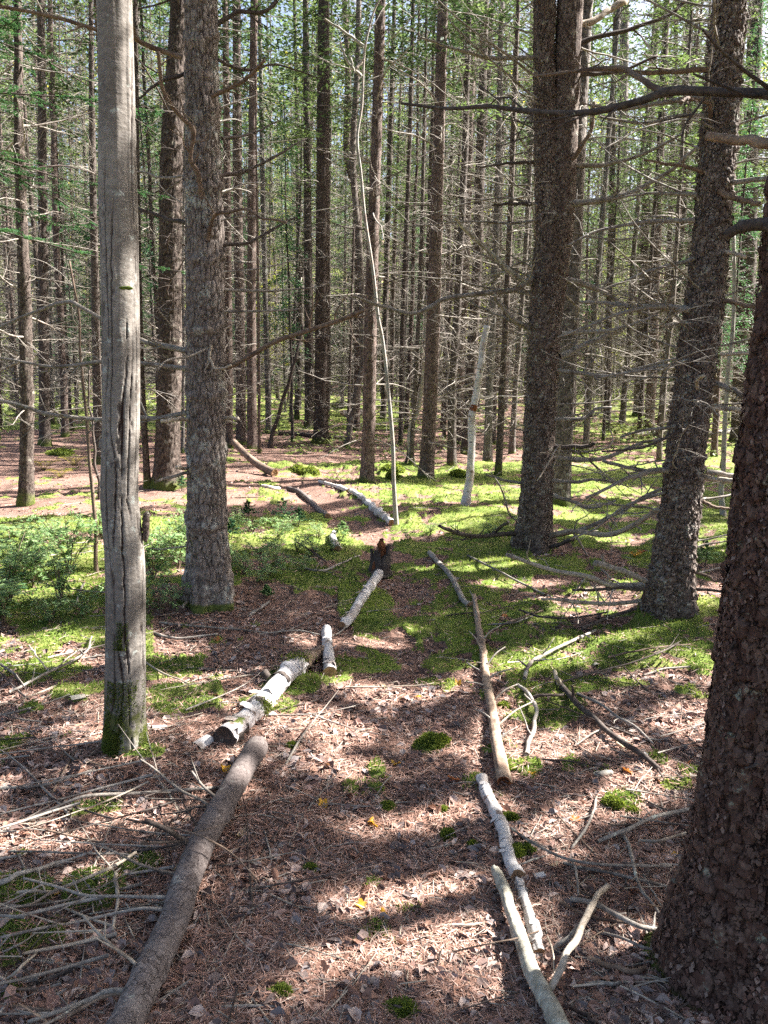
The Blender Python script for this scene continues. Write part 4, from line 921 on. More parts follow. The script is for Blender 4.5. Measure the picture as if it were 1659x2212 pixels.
sn, B, P, R = thin([(1006, 1088), (1012, 1029), (1017, 975), (1017, 914), (1024, 870), (1035, 798), (1042, 750), (1049, 705)], 18, 13, 'birch_bark', 'broken_birch', 'white broken-topped birch snag standing in the sunlit moss', 0, 'tree', 3)
i0 = int(.52 * (len(P) - 1)); mb = MB(); V, F = tube(P[i0:i0 + 4] - B, R[i0:i0 + 4] * 1.03, 12, disp=rs.normal(0, .002, (4, 12))); mb.add(V, F); link('bare_band', mb.mesh('bare_band', MAT['rotten_wood']), sn)
mb = MB()
for k_ in range(5):
    q = P[-1] - B + np.array([math.cos(k_ * 1.3), math.sin(k_ * 1.3), 0]) * R[-1] * .6; V, F = tube(q + np.linspace(0, 1, 4)[:, None] * np.array([.01, 0, rs.uniform(.06, .16)]), [.014, .012, .008, .002], 5); mb.add(V, F)
link('splinters', mb.mesh('splinters', MAT['pale_wood']), sn)
thin([(891, 1002), (886, 942), (892, 910), (905, 878), (913, 799), (918, 720), (922, 640)], 12, 7, 'birch_grey', 'crooked_birch', 'crooked pale birch with moss at its foot, left of the reddish spruce', 0, 'tree', 5)
thin([(1562, 1112), (1560, 1060), (1563, 990), (1566, 921), (1572, 830), (1580, 741), (1586, 640), (1588, 500)], 12, 7, 'birch_grey', 'white_sapling', 'slim white stem between the scaly and the nearest right trunk', 0, 'tree', 4)
thin([(209, 1238), (200, 1120), (193, 1022), (184, 900), (176, 799), (169, 705), (150, 560)], 9, 4, 'dead_brown', 'dead_sapling', 'thin reddish dead sapling rising out of the leafy shrubs at left', 0, 'sapling', 14)
thin([(216, 1078), (204, 980), (196, 900), (190, 800)], 7, 4, 'dead_dark', 'dead_sapling', 'thin dark dead stem just behind the reddish sapling', 0, 'sapling', 6)
thin([(582, 968), (607, 880), (630, 790), (650, 697)], 9, 6, 'dead_dark', 'leaning_pole', 'dark dead pole leaning to the right in the shade', 0, 'dead tree', 3)
thin([(876, 1000), (893, 900), (912, 790), (927, 669)], 6, 4, 'dead_dark', 'leaning_pole', 'thin dark pole leaning before the crooked birch', 0, 'dead tree', 3)
thin([(980, 962), (972, 860), (955, 700), (948, 560), (935, 450)], 8, 4, 'birch_grey', 'pale_sapling', 'thin pale sapling between the two reddish centre spruces', .3, 'sapling', 6)
thin([(1155, 870), (1150, 760), (1146, 650)], 6, 4, 'birch_grey', 'pale_sapling', 'thin pale sapling showing left of the forked trunk', 0, 'sapling', 4)

# ------------------------------------------------------------------ the crowd of trees behind
PROTO = []
def make_proto(i, bark, rad, H, kind):
    rg = np.random.default_rng(700 + i)
    z = np.linspace(0, H, 30); P = np.stack([np.cumsum(rg.normal(0, .03, 30)) * .6, np.cumsum(rg.normal(0, .03, 30)) * .6, z], 1); P[:, :2] -= P[0, :2]
    r = rad * (1 - .8 * z / H)
    root = tree_root('background_' + ('spruce' if kind != 'leafy' else 'maple'), np.array([0, 0, 0.]), '', 'tree')
    link('trunk', trunk_mesh('trunk', P, r, bark, 12, .25, 8, 'plain', .4, .2, i + 60), root)
    mb = MB(); branch_set(mb, P, r, .8, H * .8, .20 if kind == 'spruce' else .8, (3, 4), .5, 1.7, rg, 1.6 if kind == 'spruce' else 1.1, .02)
    o = link('dead_twigs', mb.mesh('dead_twigs', MAT['dead_wood' if i % 3 else 'twig_grey']), root); o['kind'] = 'stuff'
    mb = MB()
    if kind == 'spruce': crown(mb, P, H * .40, H, 1.3, 62, 60, .024, .075, rg)
    elif kind == 'lowfir': crown(mb, P, H * .22, H, 1.5, 120, 80, .022, .07, rg, -.4)
    else: crown(mb, P, H * .2, H, 2.1, 90, 70, .03, .038, rg, -.05)
    link('crown', mb.mesh('crown', MAT['needle_fir' if kind == 'lowfir' else 'needle_far' if kind != 'leafy' else ('leaf_yellow' if i % 2 else 'leaf_green')]), root)
    PROTO.append((root, kind)); return root
for i in range(7): make_proto(i, ('bark_dark', 'bark_brown', 'bark_grey')[i % 3], (.11, .085, .13, .07, .10, .06, .14)[i], (19, 18, 20, 15, 19, 14, 20)[i], 'spruce')
for i in range(7, 9): make_proto(i, 'bark_dark', .08, 11 + (i - 7) * 4, 'lowfir')
for i in range(9, 12): make_proto(i, 'bark_grey', .08, 11 + i % 2, 'leafy')
rg = np.random.default_rng(77)
KIND_OF = {'spruce': [0, 1, 2, 3, 4, 5, 6], 'lowfir': [7, 8], 'leafy': [9, 10, 11]}
LAB = {'spruce': ('slim bare-branched spruce in the crowd of trunks beyond the clearing', 'spruce trunks crowded beyond the clearing'),
       'lowfir': ('young green fir with low boughs among the far trunks', 'young green firs among the far trunks'),
       'leafy': ('leafy yellow-green maple showing between the far trunks', 'leafy maples between the far trunks')}
BACK = []; taken = list(mid_xy); used = set(); nback = 0; tries = 0
def place_proto(kind, x, y, sc):
    idx = KIND_OF[kind][rg.integers(0, len(KIND_OF[kind]))]; root = PROTO[idx][0]
    o = root if idx not in used else copy_tree(root); used.add(idx)
    o.location = (x, y, float(terrain(x, y))); o.rotation_euler = (rg.normal(0, .022), rg.normal(.0, .022), rg.uniform(0, 6.28)); o.scale = (sc * rg.uniform(.55, 1.05),) * 2 + (sc,)
    s = o.scale[0]; o.scale = (s, s, sc)
    BACK.append((o, kind, idx, x, y, s))
while nback < 290 and tries < 9000:
    tries += 1
    y = 15.5 + 44 * rg.random() ** .8; x = rg.uniform(-.56, .56) * y
    u, v = project(x, y, terrain(x, y))
    if min((x - a) ** 2 + (y - b) ** 2 for a, b in taken) < (.55 + .012 * y) ** 2: continue
    if y < 21 and (560 < u < 720 or 1150 < u < 1330): continue
    kind = 'spruce'; q = rg.random()
    if y > 29 and q < .13: kind = 'leafy'
    elif y > 17 and (q < .20 or (q < .34 and u < 560)): kind = 'lowfir'
    taken.append((x, y)); nback += 1
    place_proto(kind, x, y, rg.uniform(.8, 1.2) * (1 if kind == 'spruce' else .85))

ZONES = [(-400, 40, 'at the left edge'), (40, 100, 'left of the dark second spruce'), (100, 215, 'just left of the pale smooth tree'), (215, 300, 'hidden behind the pale smooth tree'), (300, 400, 'between the pale tree and the broad spruce'), (400, 500, 'behind the broad furrowed spruce'), (500, 600, 'around the brown pair of trunks'),
         (600, 690, 'left of the knotty spruce'), (690, 780, 'right of the knotty spruce'), (780, 860, 'behind the bent pale sapling'), (860, 940, 'left of the reddish central spruce'), (940, 1010, 'right of the reddish central spruce'), (1010, 1090, 'around the broken white birch'), (1090, 1200, 'behind the forked spruce'),
         (1200, 1290, 'right of the forked spruce'), (1290, 1400, 'midway between forked and scaly spruces'), (1400, 1500, 'just left of the scaly spruce'), (1500, 1600, 'right of the scaly spruce'), (1600, 2400, 'at the right edge')]
BACK_U = []
for o, kind, idx, x, y, s in BACK:
    u, v = project(x, y, terrain(x, y) + 3); zn = [c for a, b, c in ZONES if a <= u < b] or ['at the picture edge']
    dist = 'nearer' if y < 22 else ('far' if y < 34 else ('farther' if y < 46 else 'farthest'))
    col = ('dark', 'brown', 'grey')[idx % 3]; wd = 'thin' if s * (.11, .085, .13, .07, .10, .06, .14, .07, .07, .08, .08, .08)[idx] < .085 else 'stout'
    what = {'spruce': wd + ' ' + col + ' spruce', 'lowfir': ('small' if idx == 7 else 'tall') + ' green young fir', 'leafy': ('yellow' if idx % 2 else 'green') + ' leafy maple'}[kind]
    tag(o, f'{dist} {what} {zn[0]}', 'tree', LAB[kind][1])

# unseen trees added at the sides and behind, crowns carved to shape the shade
def shade_keep(x, y):
    inside = (x > -6.5) & (x < 7) & (y > .8) & (y < 17)
    o = ~lit(x, y)
    for dx, dy in ((.07, 0), (-.07, 0), (0, .06), (0, -.06)): o &= ~lit(x + dx, y + dy)
    return o & (inside | (_hash(np.floor(x * 997), np.floor(y * 991), 0 * x, 3) < .25))
shade_i = 0; rg = np.random.default_rng(9)
SH = []
for _ in range(3000):
    if len(SH) >= 34: break
    y = rg.uniform(-2.5, 19); x = rg.uniform(.60 * max(y, 0) + 1.6, .62 * max(y, 0) + 14)
    if y < 4.5 and x < 2.6: continue
    tt = np.linspace(.5, 15, 200); gx, gy = x - SDIR[0] / SDIR[2] * tt, y - SDIR[1] / SDIR[2] * tt; uu, vv = project(gx, gy, 0 * gx)
    if (lit(gx, gy) & (uu > -50) & (uu < 1700) & (vv > 1340) & (vv < 2250)).sum() > 3: continue
    if all((x - a) ** 2 + (y - b) ** 2 > 1.9 ** 2 for a, b in SH): SH.append((x, y))
SH += [(-3.6, 2.2), (-5.2, 5.5), (-6.5, 9.5), (-2.4, -2.5), (2.6, -2.8), (-9, 14), (-5.0, .5)]
for i, (x, y) in enumerate(SH):
    H = rg.uniform(13, 16); z = np.linspace(0, H, 20); P = np.stack([0 * z, 0 * z, z], 1); P[:, 0] += np.sin(z * .3 + i) * .05; r = .10 * (1 - .8 * z / H)
    B = np.array([x, y, float(terrain(x, y))]); root = tree_root('shading_spruce', B, 'unseen spruce added beside the clearing, crown carved to shade the ground', 'tree', 'unseen spruces added for their shade')
    link('trunk', trunk_mesh('trunk', P, r, 'bark_dark', 14, .3, 6, 'plain', .4, .2, i), root)
    mb = MB(); crown(mb, P, 4.8, H, 2.5, 210, 120, .035, .09, rg, keep=shade_keep, origin=B); link('crown', mb.mesh('crown', MAT['leaf_canopy']), root)

# live fir at the left edge, its soft green boughs hang into the top left corner
rg = np.random.default_rng(21)
B = np.array([-4.35, 7.6, 0]); B[2] = terrain(B[0], B[1]); z = np.linspace(0, 12, 20); P = np.stack([0 * z, 0 * z, z], 1); r = .09 * (1 - .85 * z / 12)
root = tree_root('green_fir', B, 'live fir at the left edge with soft green boughs in the top corner', 'tree')
link('trunk', trunk_mesh('trunk', P, r, 'bark_dark', 16, .2, 8, 'plain', .4, .2, 4), root)
for i in range(46):
    z0 = 3.0 + 6.5 * i / 46 + rg.uniform(-.1, .1); az = rg.uniform(-1.3, 1.3) if i % 3 else rg.uniform(1.5, 4.7); L = rg.uniform(1.6, 2.9) * (1.1 - i / 75)
    Pb = grow(rg, L, 1, .12, -.5, n=12) @ np.array([[math.cos(az), math.sin(az), 0], [-math.sin(az), math.cos(az), 0], [0, 0, 1]]) + np.array([0, 0, z0])
    mb = MB(); add_tube(mb, Pb, np.linspace(.011, .003, 12), 5, m=0); bough_needles(mb, Pb, rg, 54, 80, .42 * L / 1.6, .006); mb.M[-1][:] = 1
    link('bough', mb.mesh('bough', [MAT['dead_dark'], MAT['needle_fir']]), root)

# far-off wood that reads as one mass
def distant():
    rg = np.random.default_rng(88); mb = MB()
    n = 900; y = rg.uniform(58, 92, n); x = rg.uniform(-.62, .62, n) * y; z = terrain(x, y, False)
    for i in range(n):
        H = rg.uniform(14, 24); add_tube(mb, [[x[i], y[i], z[i] - .2], [x[i] + rg.normal(0, .15), y[i], z[i] + H * .5], [x[i] + rg.normal(0, .3), y[i], z[i] + H]], [rg.uniform(.08, .2), .08, .02], 5, m=0, caps=False)
    def cloud(n, ylo, yhi, zlo, zhi, w, l, mat, clump=26):
        k = n // clump; cy_ = rg.uniform(ylo, yhi, k); cx = rg.uniform(-.62, .62, k) * cy_; cz = rg.uniform(zlo, zhi, k)
        C = np.repeat(np.stack([cx, cy_, terrain(cx, cy_, False) + cz], 1), clump, 0) + rg.normal(0, 1, (k * clump, 3)) * np.array([.7, .7, .28])
        V, F = quads_at(C, rnd_dir(len(C), rg, .5), rnd_dir(len(C), rg), w * rg.uniform(.6, 1.3, len(C)), l * rg.uniform(.6, 1.3, len(C))); mb.add(V, F, np.repeat(rg.random(len(C)), 4), mat)
    cloud(120000, 60, 95, 4, 30, .10, .20, 1); cloud(70000, 60, 95, .2, 14, .08, .13, 2); cloud(50000, 64, 95, 1, 26, .09, .12, 3)
    me = mb.mesh('distant_woods', [MAT['bark_dark'], MAT['needle_far'], MAT['leaf_green'], MAT['leaf_yellow']])
    tag(link('distant_woods', me), 'far wood of slim trunks and sunny green leaves closing the view', 'woods', None, 'stuff')
    mb2 = MB(); mb = mb2                                   # knee-high leafy undergrowth between the far trunks
    def patch(n, lo, hi, zmax, w):
        k = n // 18; cy_ = lo + (hi - lo) * rg.random(k) ** .8; cx = rg.uniform(-.58, .58, k) * cy_; g = fbm(cx * .25, cy_ * .25, 0, 91, 3) > .50; cx, cy_ = cx[g], cy_[g]; k = len(cx)
        C = np.repeat(np.stack([cx, cy_, terrain(cx, cy_, False) + rg.uniform(.05, zmax, k) * rg.random(k)], 1), 18, 0) + rg.normal(0, 1, (k * 18, 3)) * np.array([.25, .25, .10])
        V, F = quads_at(C, rnd_dir(len(C), rg, .3), rnd_dir(len(C), rg) + np.array([0, 0, 1.2]), w * rg.uniform(.6, 1.3, len(C)), 1.5 * w * rg.uniform(.6, 1.3, len(C))); mb2.add(V, F, np.repeat(rg.random(len(C)), 4))
    patch(26000, 24, 60, 1.6, .05); patch(12000, 18, 34, .5, .035)
    tag(link('undergrowth', mb2.mesh('undergrowth', MAT['leaf_green'])), 'low bright green undergrowth between the far trunks', 'undergrowth', None, 'stuff')
distant()

# ------------------------------------------------------------------ what lies and grows on the floor
def sample_floor(n, v0, v1, rg, m=160):
    """ground points evenly spread over the picture between two heights, plus a margin beyond its sides"""
    u = rg.uniform(-m, 1659 + m, n); v = rg.uniform(v0, v1, n)
    X = (u - 829.5) / FPX; Yv = (1106 - v) / FPX
    d = _f[None] + X[:, None] * _r + Yv[:, None] * _u; t = -EYE[2] / np.minimum(d[:, 2], -.01)
    x, y = d[:, 0] * t, d[:, 1] * t; return x, y
def litter():
    rg = np.random.default_rng(31)
    x, y = sample_floor(170000, 1120, 2330, rg); ms = moss(x, y); k_ = (rg.random(len(x)) > ms * .82) & (y < 9); x, y, ms = x[k_], y[k_], ms[k_]
    z = floor_z(x, y, ms) + rg.uniform(.001, .012, len(x)); a = rg.uniform(0, 6.28, len(x)); n = len(x)
    V, F = quads_at(np.stack([x, y, z], 1), np.stack([np.cos(a), np.sin(a), rg.normal(0, .22, n)], 1), rnd_dir(n, rg) * .5 + np.array([0, 0, 1.]), .0011 + .0003 * y, rg.uniform(.012, .045, n))
    mb = MB(); mb.add(V, F, np.repeat(rg.random(n), 4))
    tag(link('needle_litter', mb.mesh('needle_litter', MAT['litter_needle'], False)), 'reddish fallen needles and straws strewn over the floor', 'litter', None, 'stuff')
    # dead leaves, folded along the middle
    x, y = sample_floor(34000, 925, 2330, rg); ms = moss(x, y); g = fbm(x * 1.3, y * 1.3, 0, 95, 3)
    k_ = (rg.random(len(x)) > ms * .975) & (rg.random(len(x)) < .25 + 1.1 * (g > .48)) & (y < 26); x, y, ms = x[k_], y[k_], ms[k_]; n = len(x)
    z = floor_z(x, y, ms) + rg.uniform(.002, .012, n); a = rg.uniform(0, 6.28, n); L = rg.uniform(.006, .024, n) * (1 + y * .035); W = L * rg.uniform(.4, .8, n)
    N_ = rnd_dir(n, rg) * .7 + np.array([0, 0, 1.]); D = np.stack([np.cos(a), np.sin(a), rg.normal(0, .25, n)], 1); D /= np.linalg.norm(D, axis=1)[:, None]
    S = np.cross(D, N_); S /= np.linalg.norm(S, axis=1)[:, None]; U = np.cross(S, D); C = np.stack([x, y, z], 1); l, w = L[:, None], W[:, None]; cu = (rg.uniform(-.2, .9, n) * W)[:, None]
    V = np.stack([C - D * l, C + S * w + U * cu - D * l * .3, C + S * w * .7 + U * cu + D * l * .5, C + D * l * 1.1, C - S * w * .8 + U * cu + D * l * .4, C - S * w + U * cu - D * l * .2, C], 1).reshape(-1, 3)
    b = np.arange(n)[:, None] * 7; F = np.concatenate([b + np.array([[6, 0, 1, 2]]), b + np.array([[6, 2, 3, 4]]), b + np.array([[6, 4, 5, 0]])])
    mb = MB(); mb.add(V, F, np.repeat(rg.random(n), 7))
    tag(link('leaf_litter', mb.mesh('leaf_litter', MAT['litter_leaf'], False)), 'curled brown dead leaves scattered over the forest floor', 'litter', None, 'stuff')
    # fine twigs and straws
    x, y = sample_floor(7500, 960, 2330, rg); ms = moss(x, y); sidew = np.minimum(1, dist_poly(x, y, PATH) / .5); k_ = (rg.random(len(x)) > ms * .6) & (rg.random(len(x)) < .12 + .88 * sidew); x, y = x[k_], y[k_]; n = len(x)
    z = floor_z(x, y); mb = MB()
    for i in range(n):
        L = rg.uniform(.03, .20) * (1 + y[i] * .05); a = rg.uniform(0, 6.28); s = np.linspace(-.5, .5, 4); q = np.stack([x[i] + math.cos(a) * s * L + rg.normal(0, .016 * L, 4), y[i] + math.sin(a) * s * L + rg.normal(0, .016 * L, 4), z[i] + .001 + rg.uniform(0, .010, 4)], 1)
        V, F = tube(q, rg.uniform(.0007, .0024) * (1 + y[i] * .06), 4); mb.add(V, F, 0, rg.integers(0, 3))
    tag(link('twig_litter', mb.mesh('twig_litter', [MAT['twig_grey'], MAT['pale_wood'], MAT['dead_dark']])), 'fine broken twigs and straws over the forest floor', 'litter', None, 'stuff')
litter()

def moss_tufts():
    rg = np.random.default_rng(32)
    x, y = sample_floor(430000, 845, 2330, rg); ms = moss(x, y); k_ = (rg.random(len(x)) < ms) & (y < 34); x, y, ms = x[k_], y[k_], ms[k_]; n = len(x)
    z = floor_z(x, y, ms); s = (.0045 + .0009 * y) * rg.uniform(.6, 1.5, n)
    d = rnd_dir(n, rg) * .65 + np.array([0, 0, 1.]); C = np.stack([x, y, z], 1) + d * s[:, None] * .6
    V, F = quads_at(C, d, rnd_dir(n, rg), s * .42, s)
    mb = MB(); c = .3 * rg.random(n) + .7 * np.clip(fbm(x * 2.4, y * 2.4, 0, 97, 4) * 2.4 - .7, 0, 1); mb.add(V, F, np.repeat(c, 4))
    tag(link('moss_carpet', mb.mesh('moss_carpet', MAT['moss_tuft'], False)), 'soft yellow-green moss covering the floor along the path', 'moss', None, 'stuff')
moss_tufts()

def cushion(px, py, wpx, hpx, label, lobes=3, name='moss_cushion', seed=0):
    rg = np.random.default_rng(seed + 900); B = ground(px, py); d = depth_of(B); w = wpx / 2 / FPX * d; h = hpx * .62 / FPX * d
    mb = MB(); CC = []
    for k_ in range(lobes):
        o = np.array([rg.uniform(-.5, .5) * w, rg.uniform(-.4, .4) * w, 0]) if lobes > 1 else np.zeros(3); rr = w * (rg.uniform(.5, .75) if lobes > 1 else 1); hh = h * rg.uniform(.7, 1.1)
        na, nb = 22, 12; A_, T_ = np.meshgrid(np.arange(na) / na * 6.283, np.linspace(0, math.pi / 2 * 1.1, nb)); dd = 1 + (fbm(np.cos(A_) * 2 + o[0] * 30, np.sin(A_) * 2, T_ * 3, seed) - .5) * .5
        V = np.stack([o[0] + rr * np.sin(T_) * np.cos(A_) * dd, o[1] + rr * np.sin(T_) * np.sin(A_) * dd, hh * np.cos(T_) * dd], -1).reshape(-1, 3)
        i = np.arange(nb - 1)[:, None] * na; j = np.arange(na)[None]; F = np.stack(np.broadcast_arrays(i + j, i + (j + 1) % na, i + na + (j + 1) % na, i + na + j), -1).reshape(-1, 4)
        mb.add(V, F, .25); m_ = 900; q = V[rg.integers(0, len(V), m_)] + rg.normal(0, w * .04, (m_, 3)); nn = (q - o); nn /= np.linalg.norm(nn, axis=1)[:, None] + 1e-9
        s = (.004 + .0012 * d) * rg.uniform(.6, 1.4, m_); V2, F2 = quads_at(q + nn * s[:, None] * .5, nn + rnd_dir(m_, rg) * .6, rnd_dir(m_, rg), s * .4, s); mb.add(V2, F2, np.repeat(rg.random(m_), 4))
    tag(link(name, mb.mesh(name, MAT['moss_cushion']), None, B), label, 'moss')
for i, c in enumerate([(942, 1608, 74, 34, 'largest dark green moss cushion on the brown path', 4), (963, 1812, 44, 20, 'bright moss cushion on the path beside the broken birch pole', 2), (1105, 1772, 34, 14, 'small moss cushion right of the broken birch pole', 2),
        (679, 1884, 44, 12, 'small flat moss cushion left on the path below the big log', 2), (862, 2186, 80, 20, 'dark moss cushion at the bottom edge in the middle', 3), (602, 2150, 50, 16, 'moss cushion at the bottom edge beside the big log', 3),
        (1021, 1826, 16, 7, 'tiny moss cushion beside the middle of the broken birch pole', 1), (830, 1746, 40, 9, 'thin moss strip on the path above a yellow leaf', 2), (960, 1752, 22, 9, 'small yellowish moss cushion in the sun on the path', 1), (628, 1612, 30, 9, 'small moss tuft on the path by the end of the big log', 2),
        (843, 1018, 52, 22, 'rounded moss mound beside the straight brown-grey spruce', 2), (848, 1032, 40, 22, 'darker moss mound in front of the rounded one', 2), (652, 1022, 70, 20, 'broad dark moss mound left of the brown-grey spruce', 2), (990, 1026, 36, 18, 'dark moss mound between the central spruce and the white snag', 1),
        (1090, 1660, 30, 9, 'low moss cushion beside the rotten pole end', 1), (1090, 1525, 22, 9, 'small bright moss cushion right of the brown pole', 1), (1330, 1735, 50, 14, 'bright moss cushion on the sunny ground at right', 2), (1365, 1750, 30, 10, 'smaller moss cushion next to the bright one at right', 1),
        (740, 880, 50, 20, 'bright moss hummock far back left of centre', 2), (1245, 980, 46, 14, 'moss hummock right behind the grey spruce', 2), (130, 980, 50, 14, 'moss hummock in the sun behind the dark left spruces', 1), (1600, 1195, 70, 30, 'sunlit moss hummock by the nearest right trunk', 2),
        (50, 1845, 16, 6, 'tiny moss cushion at the left edge', 1), (1125, 1845, 60, 20, 'olive moss cushion under the forked grey stick', 3)]): cushion(*c, seed=i)

# ------------------------------------------------------------------ logs and sticks
def log(name, label, pts, w0, w1, mat, cat='log', sides=28, lift=0.0, knots=.1, ends=('cut_wood', 'cut_wood'), lifts=None, bump=.04, seed=0, rings=.0, per=None, hollow=False):
    rg = np.random.default_rng(1000 + seed); n = len(pts)
    Q = []
    for i, (px, py) in enumerate(pts):
        w = (w0 + (w1 - w0) * i / (n - 1)); g0 = ground(px, py); up = w / 2 / FPX * depth_of(g0) * .8 + (lifts[i] if lifts else lift); Q.append(ground(px, py, up))
    Q = np.array(Q); P = smooth_line(Q, per or max(24, 10 * n)); s = np.linspace(0, 1, len(P))
    dep = np.array([depth_of(p) for p in P]); R = (w0 + (w1 - w0) * s) / 2 / FPX * dep
    T_ = np.arange(sides) / sides * 6.283; L = np.concatenate([[0], np.cumsum(np.linalg.norm(np.diff(P, axis=0), axis=1))])
    SS, TT = np.meshgrid(L, T_, indexing='ij')
    disp = R[:, None] * ((fbm(np.cos(TT) * 1.5, np.sin(TT) * 1.5, SS * 6 + seed, seed, 3) - .5) * bump * 6 + knots * sstep(.74, .86, noise(TT * .95, SS * 9, seed, 8)))
    if rings: disp = disp + R[:, None] * rings * (noise(SS * 55 + .6 * np.sin(TT), seed, 0, 5) - .5) * 2
    B = P[0].copy(); V, F = tube(P - B, R, sides, disp=disp); mb = MB(); mb.add(V, F, np.repeat(s, sides))
    root = link(name, mb.mesh(name, MAT[mat]), None, B); tag(root, label, cat)
    for e, i in zip(ends, (0, len(P) - 1)):
        if e is None: continue
        ring = V[i * sides:(i + 1) * sides]; c = ring.mean(0); t = (P[1] - P[0]) if i == 0 else (P[-1] - P[-2]); t = t / np.linalg.norm(t) * (-1 if i == 0 else 1)
        depth_ = -R[i] * (.9 if hollow else .06)
        r1 = c + (ring - c) * .80 + t * (R[i] * .02); r2 = c + (ring - c) * .6 + t * depth_; r3 = c + (ring - c) * .1 + t * depth_ * (1.2 if hollow else 1)
        Vc = np.vstack([ring * 1.0, r1, r2, r3]) + 0; jag = rg.normal(0, R[i] * .05, (len(Vc), 1)) * t; Vc[sides:] += jag[sides:]
        ii = np.arange(3)[:, None] * sides; j = np.arange(sides)[None]; Fc = np.stack(np.broadcast_arrays(ii + j, ii + (j + 1) % sides, ii + sides + (j + 1) % sides, ii + sides + j), -1).reshape(-1, 4)
        m2 = MB(); m2.add(Vc, Fc, rg.random()); m2.F.append(cap(3 * sides, sides)); m2.M.append(np.zeros(sides - 2, np.int32))
        link('end_grain', m2.mesh('end_grain', MAT[e]), root)
    return root, P, R, B
def side_stub(root, P, R, B, t, pts_up, r0, r1, mat='dead_dark', name='branch_stub', twigs=2, seed=0):
    rg = np.random.default_rng(seed); o = P[int(t * (len(P) - 1))]; Q = np.vstack([o, np.array(pts_up)]) ; Pq = smooth_line(Q, 18)
    lines = [(Pq - B, np.linspace(r0, r1, 18) * (1 + .15 * (noise(np.linspace(0, 6, 18), seed, 0, 3) - .5)))]
    for _ in range(twigs):
        i = rg.integers(5, 17); v = (Pq[i] - Pq[i - 1]); v /= np.linalg.norm(v); v = v + rnd_dir(1, rg)[0] * .8; l = rg.uniform(.05, .16); lines.append((Pq[i] - B + v * l * np.linspace(0, 1, 4)[:, None], np.linspace(r1 * .8, r1 * .4, 4)))
    return link(name, branch_mesh(name, lines, mat, 7), root)
def up_pts(pts, hs): return [ground(a, b, h) for (a, b), h in zip(pts, hs)]

LG, LP, LR, LB = log('fallen_log', 'big smooth brown log lining the left side of the path', [(258, 2250), (274, 2208), (306, 2138), (342, 2062), (378, 1983), (398, 1915), (430, 1835), (455, 1785), (484, 1735), (520, 1670), (556, 1612)], 77, 47, 'log_bark', 'log', 44, .015, .12, seed=1, per=140, bump=.012)
ST = [([(432, 1727), (389, 1706), (331, 1659), (303, 1640)], [.10, .16, .22, .26], .45, 8, 4, 'dead_wood', .80), ([(440, 1700), (414, 1666)], [.12, .17], .5, 9, 5, 'dead_wood', .86), ([(410, 1760), (392, 1727)], [.13, .18], .4, 5, 3, 'dead_dark', .70),
      ([(400, 1818), (360, 1792), (312, 1771)], [.09, .16, .20], .4, 15, 11, 'dead_dark', .66), ([(560, 1905), (504, 1846), (457, 1817), (414, 1799), (360, 1789)][::-1], [.14, .14, .14, .08, .02], 0, 6, 4, 'dead_brown', .64),
      ([(313, 1871), (259, 1846), (220, 1826)], [.10, .12, .14], 0, 8, 5, 'dead_wood', .52), ([(320, 1938), (266, 1936), (187, 1934), (126, 1916), (50, 1897)], [.07, .06, .06, .07, .08], 0, 10, 6, 'twig_grey', .44),
      ([(320, 1962), (266, 1969), (173, 1990), (90, 2005), (-10, 2028)], [.07, .05, .03, .03, .03], 0, 9, 6, 'twig_grey', .42), ([(285, 2075), (252, 2051), (209, 2012), (180, 1978)], [.10, .12, .12, .12], 0, 9, 7, 'pale_wood', .18),
      ([(235, 2140), (202, 2156), (137, 2181), (60, 2208)], [.05, .04, .03, .03], 0, 14, 9, 'dead_wood', .12), ([(230, 2150), (170, 2180), (90, 2215)], [.04, .03, .02], 0, 13, 9, 'pole_wood', .10), ([(400, 1822), (340, 1832), (285, 1839)], [.05, .03, .02], 0, 9, 6, 'dead_dark', .64),
      ([(430, 1742), (400, 1752), (345, 1760)], [.06, .05, .04], 0, 8, 4, 'dead_dark', .80), ([(362, 1700), (340, 1712), (320, 1725)][::-1], [.04, .04, .04], 0, 5, 3, 'dead_dark', .74)]
for i, (pts, hs, _, a, b, mt, t) in enumerate(ST):
    q = up_pts(pts, hs); d = depth_of(q[0]) * .88; t = float(np.argmin(np.linalg.norm(LP - q[0], axis=1)) / (len(LP) - 1)) ; side_stub(LG, LP, LR, LB, t, q, a / 2 / FPX * d, b / 2 / FPX * d, mt, 'branch_stub', 3, i)

L2, P2, R2, B2 = log('birch_log', 'thick white birch log with a black rotten end and moss spots', [(484, 1592), (515, 1568), (545, 1540), (575, 1508), (600, 1478), (625, 1452), (652, 1432)], 46, 38, 'birch_mossy', 'log', 40, 0, .25, ('dead_dark', None), seed=2, per=90, bump=.05, hollow=True)
s = np.array([ground(650, 1434, .05), ground(672, 1420, .04), ground(692, 1408, .03), ground(702, 1400, .02)]); mb = MB()
add_tube(mb, smooth_line(s, 20) - B2, np.linspace(.052, .018, 20), 16, disp=rs.normal(0, .006, (20, 16)))
for k_ in range(6):
    o = s[2] - B2 + rs.normal(0, .014, 3); v = (s[3] - s[1]); v /= np.linalg.norm(v); add_tube(mb, o + v * np.linspace(0, rs.uniform(.05, .13), 4)[:, None], [.008, .007, .005, .001], 5)
link('broken_heartwood', mb.mesh('broken_heartwood', MAT['rotten_wood'] if False else MAT['pole_wood']), L2)
mb = MB(); add_tube(mb, P2[:16:3] - B2, R2[:16:3] * 1.04, 24, disp=rs.normal(0, .004, (6, 24))); mb.V[0][:, 2] -= .012; link('rotten_end', mb.mesh('rotten_end', MAT['dead_dark']), L2)
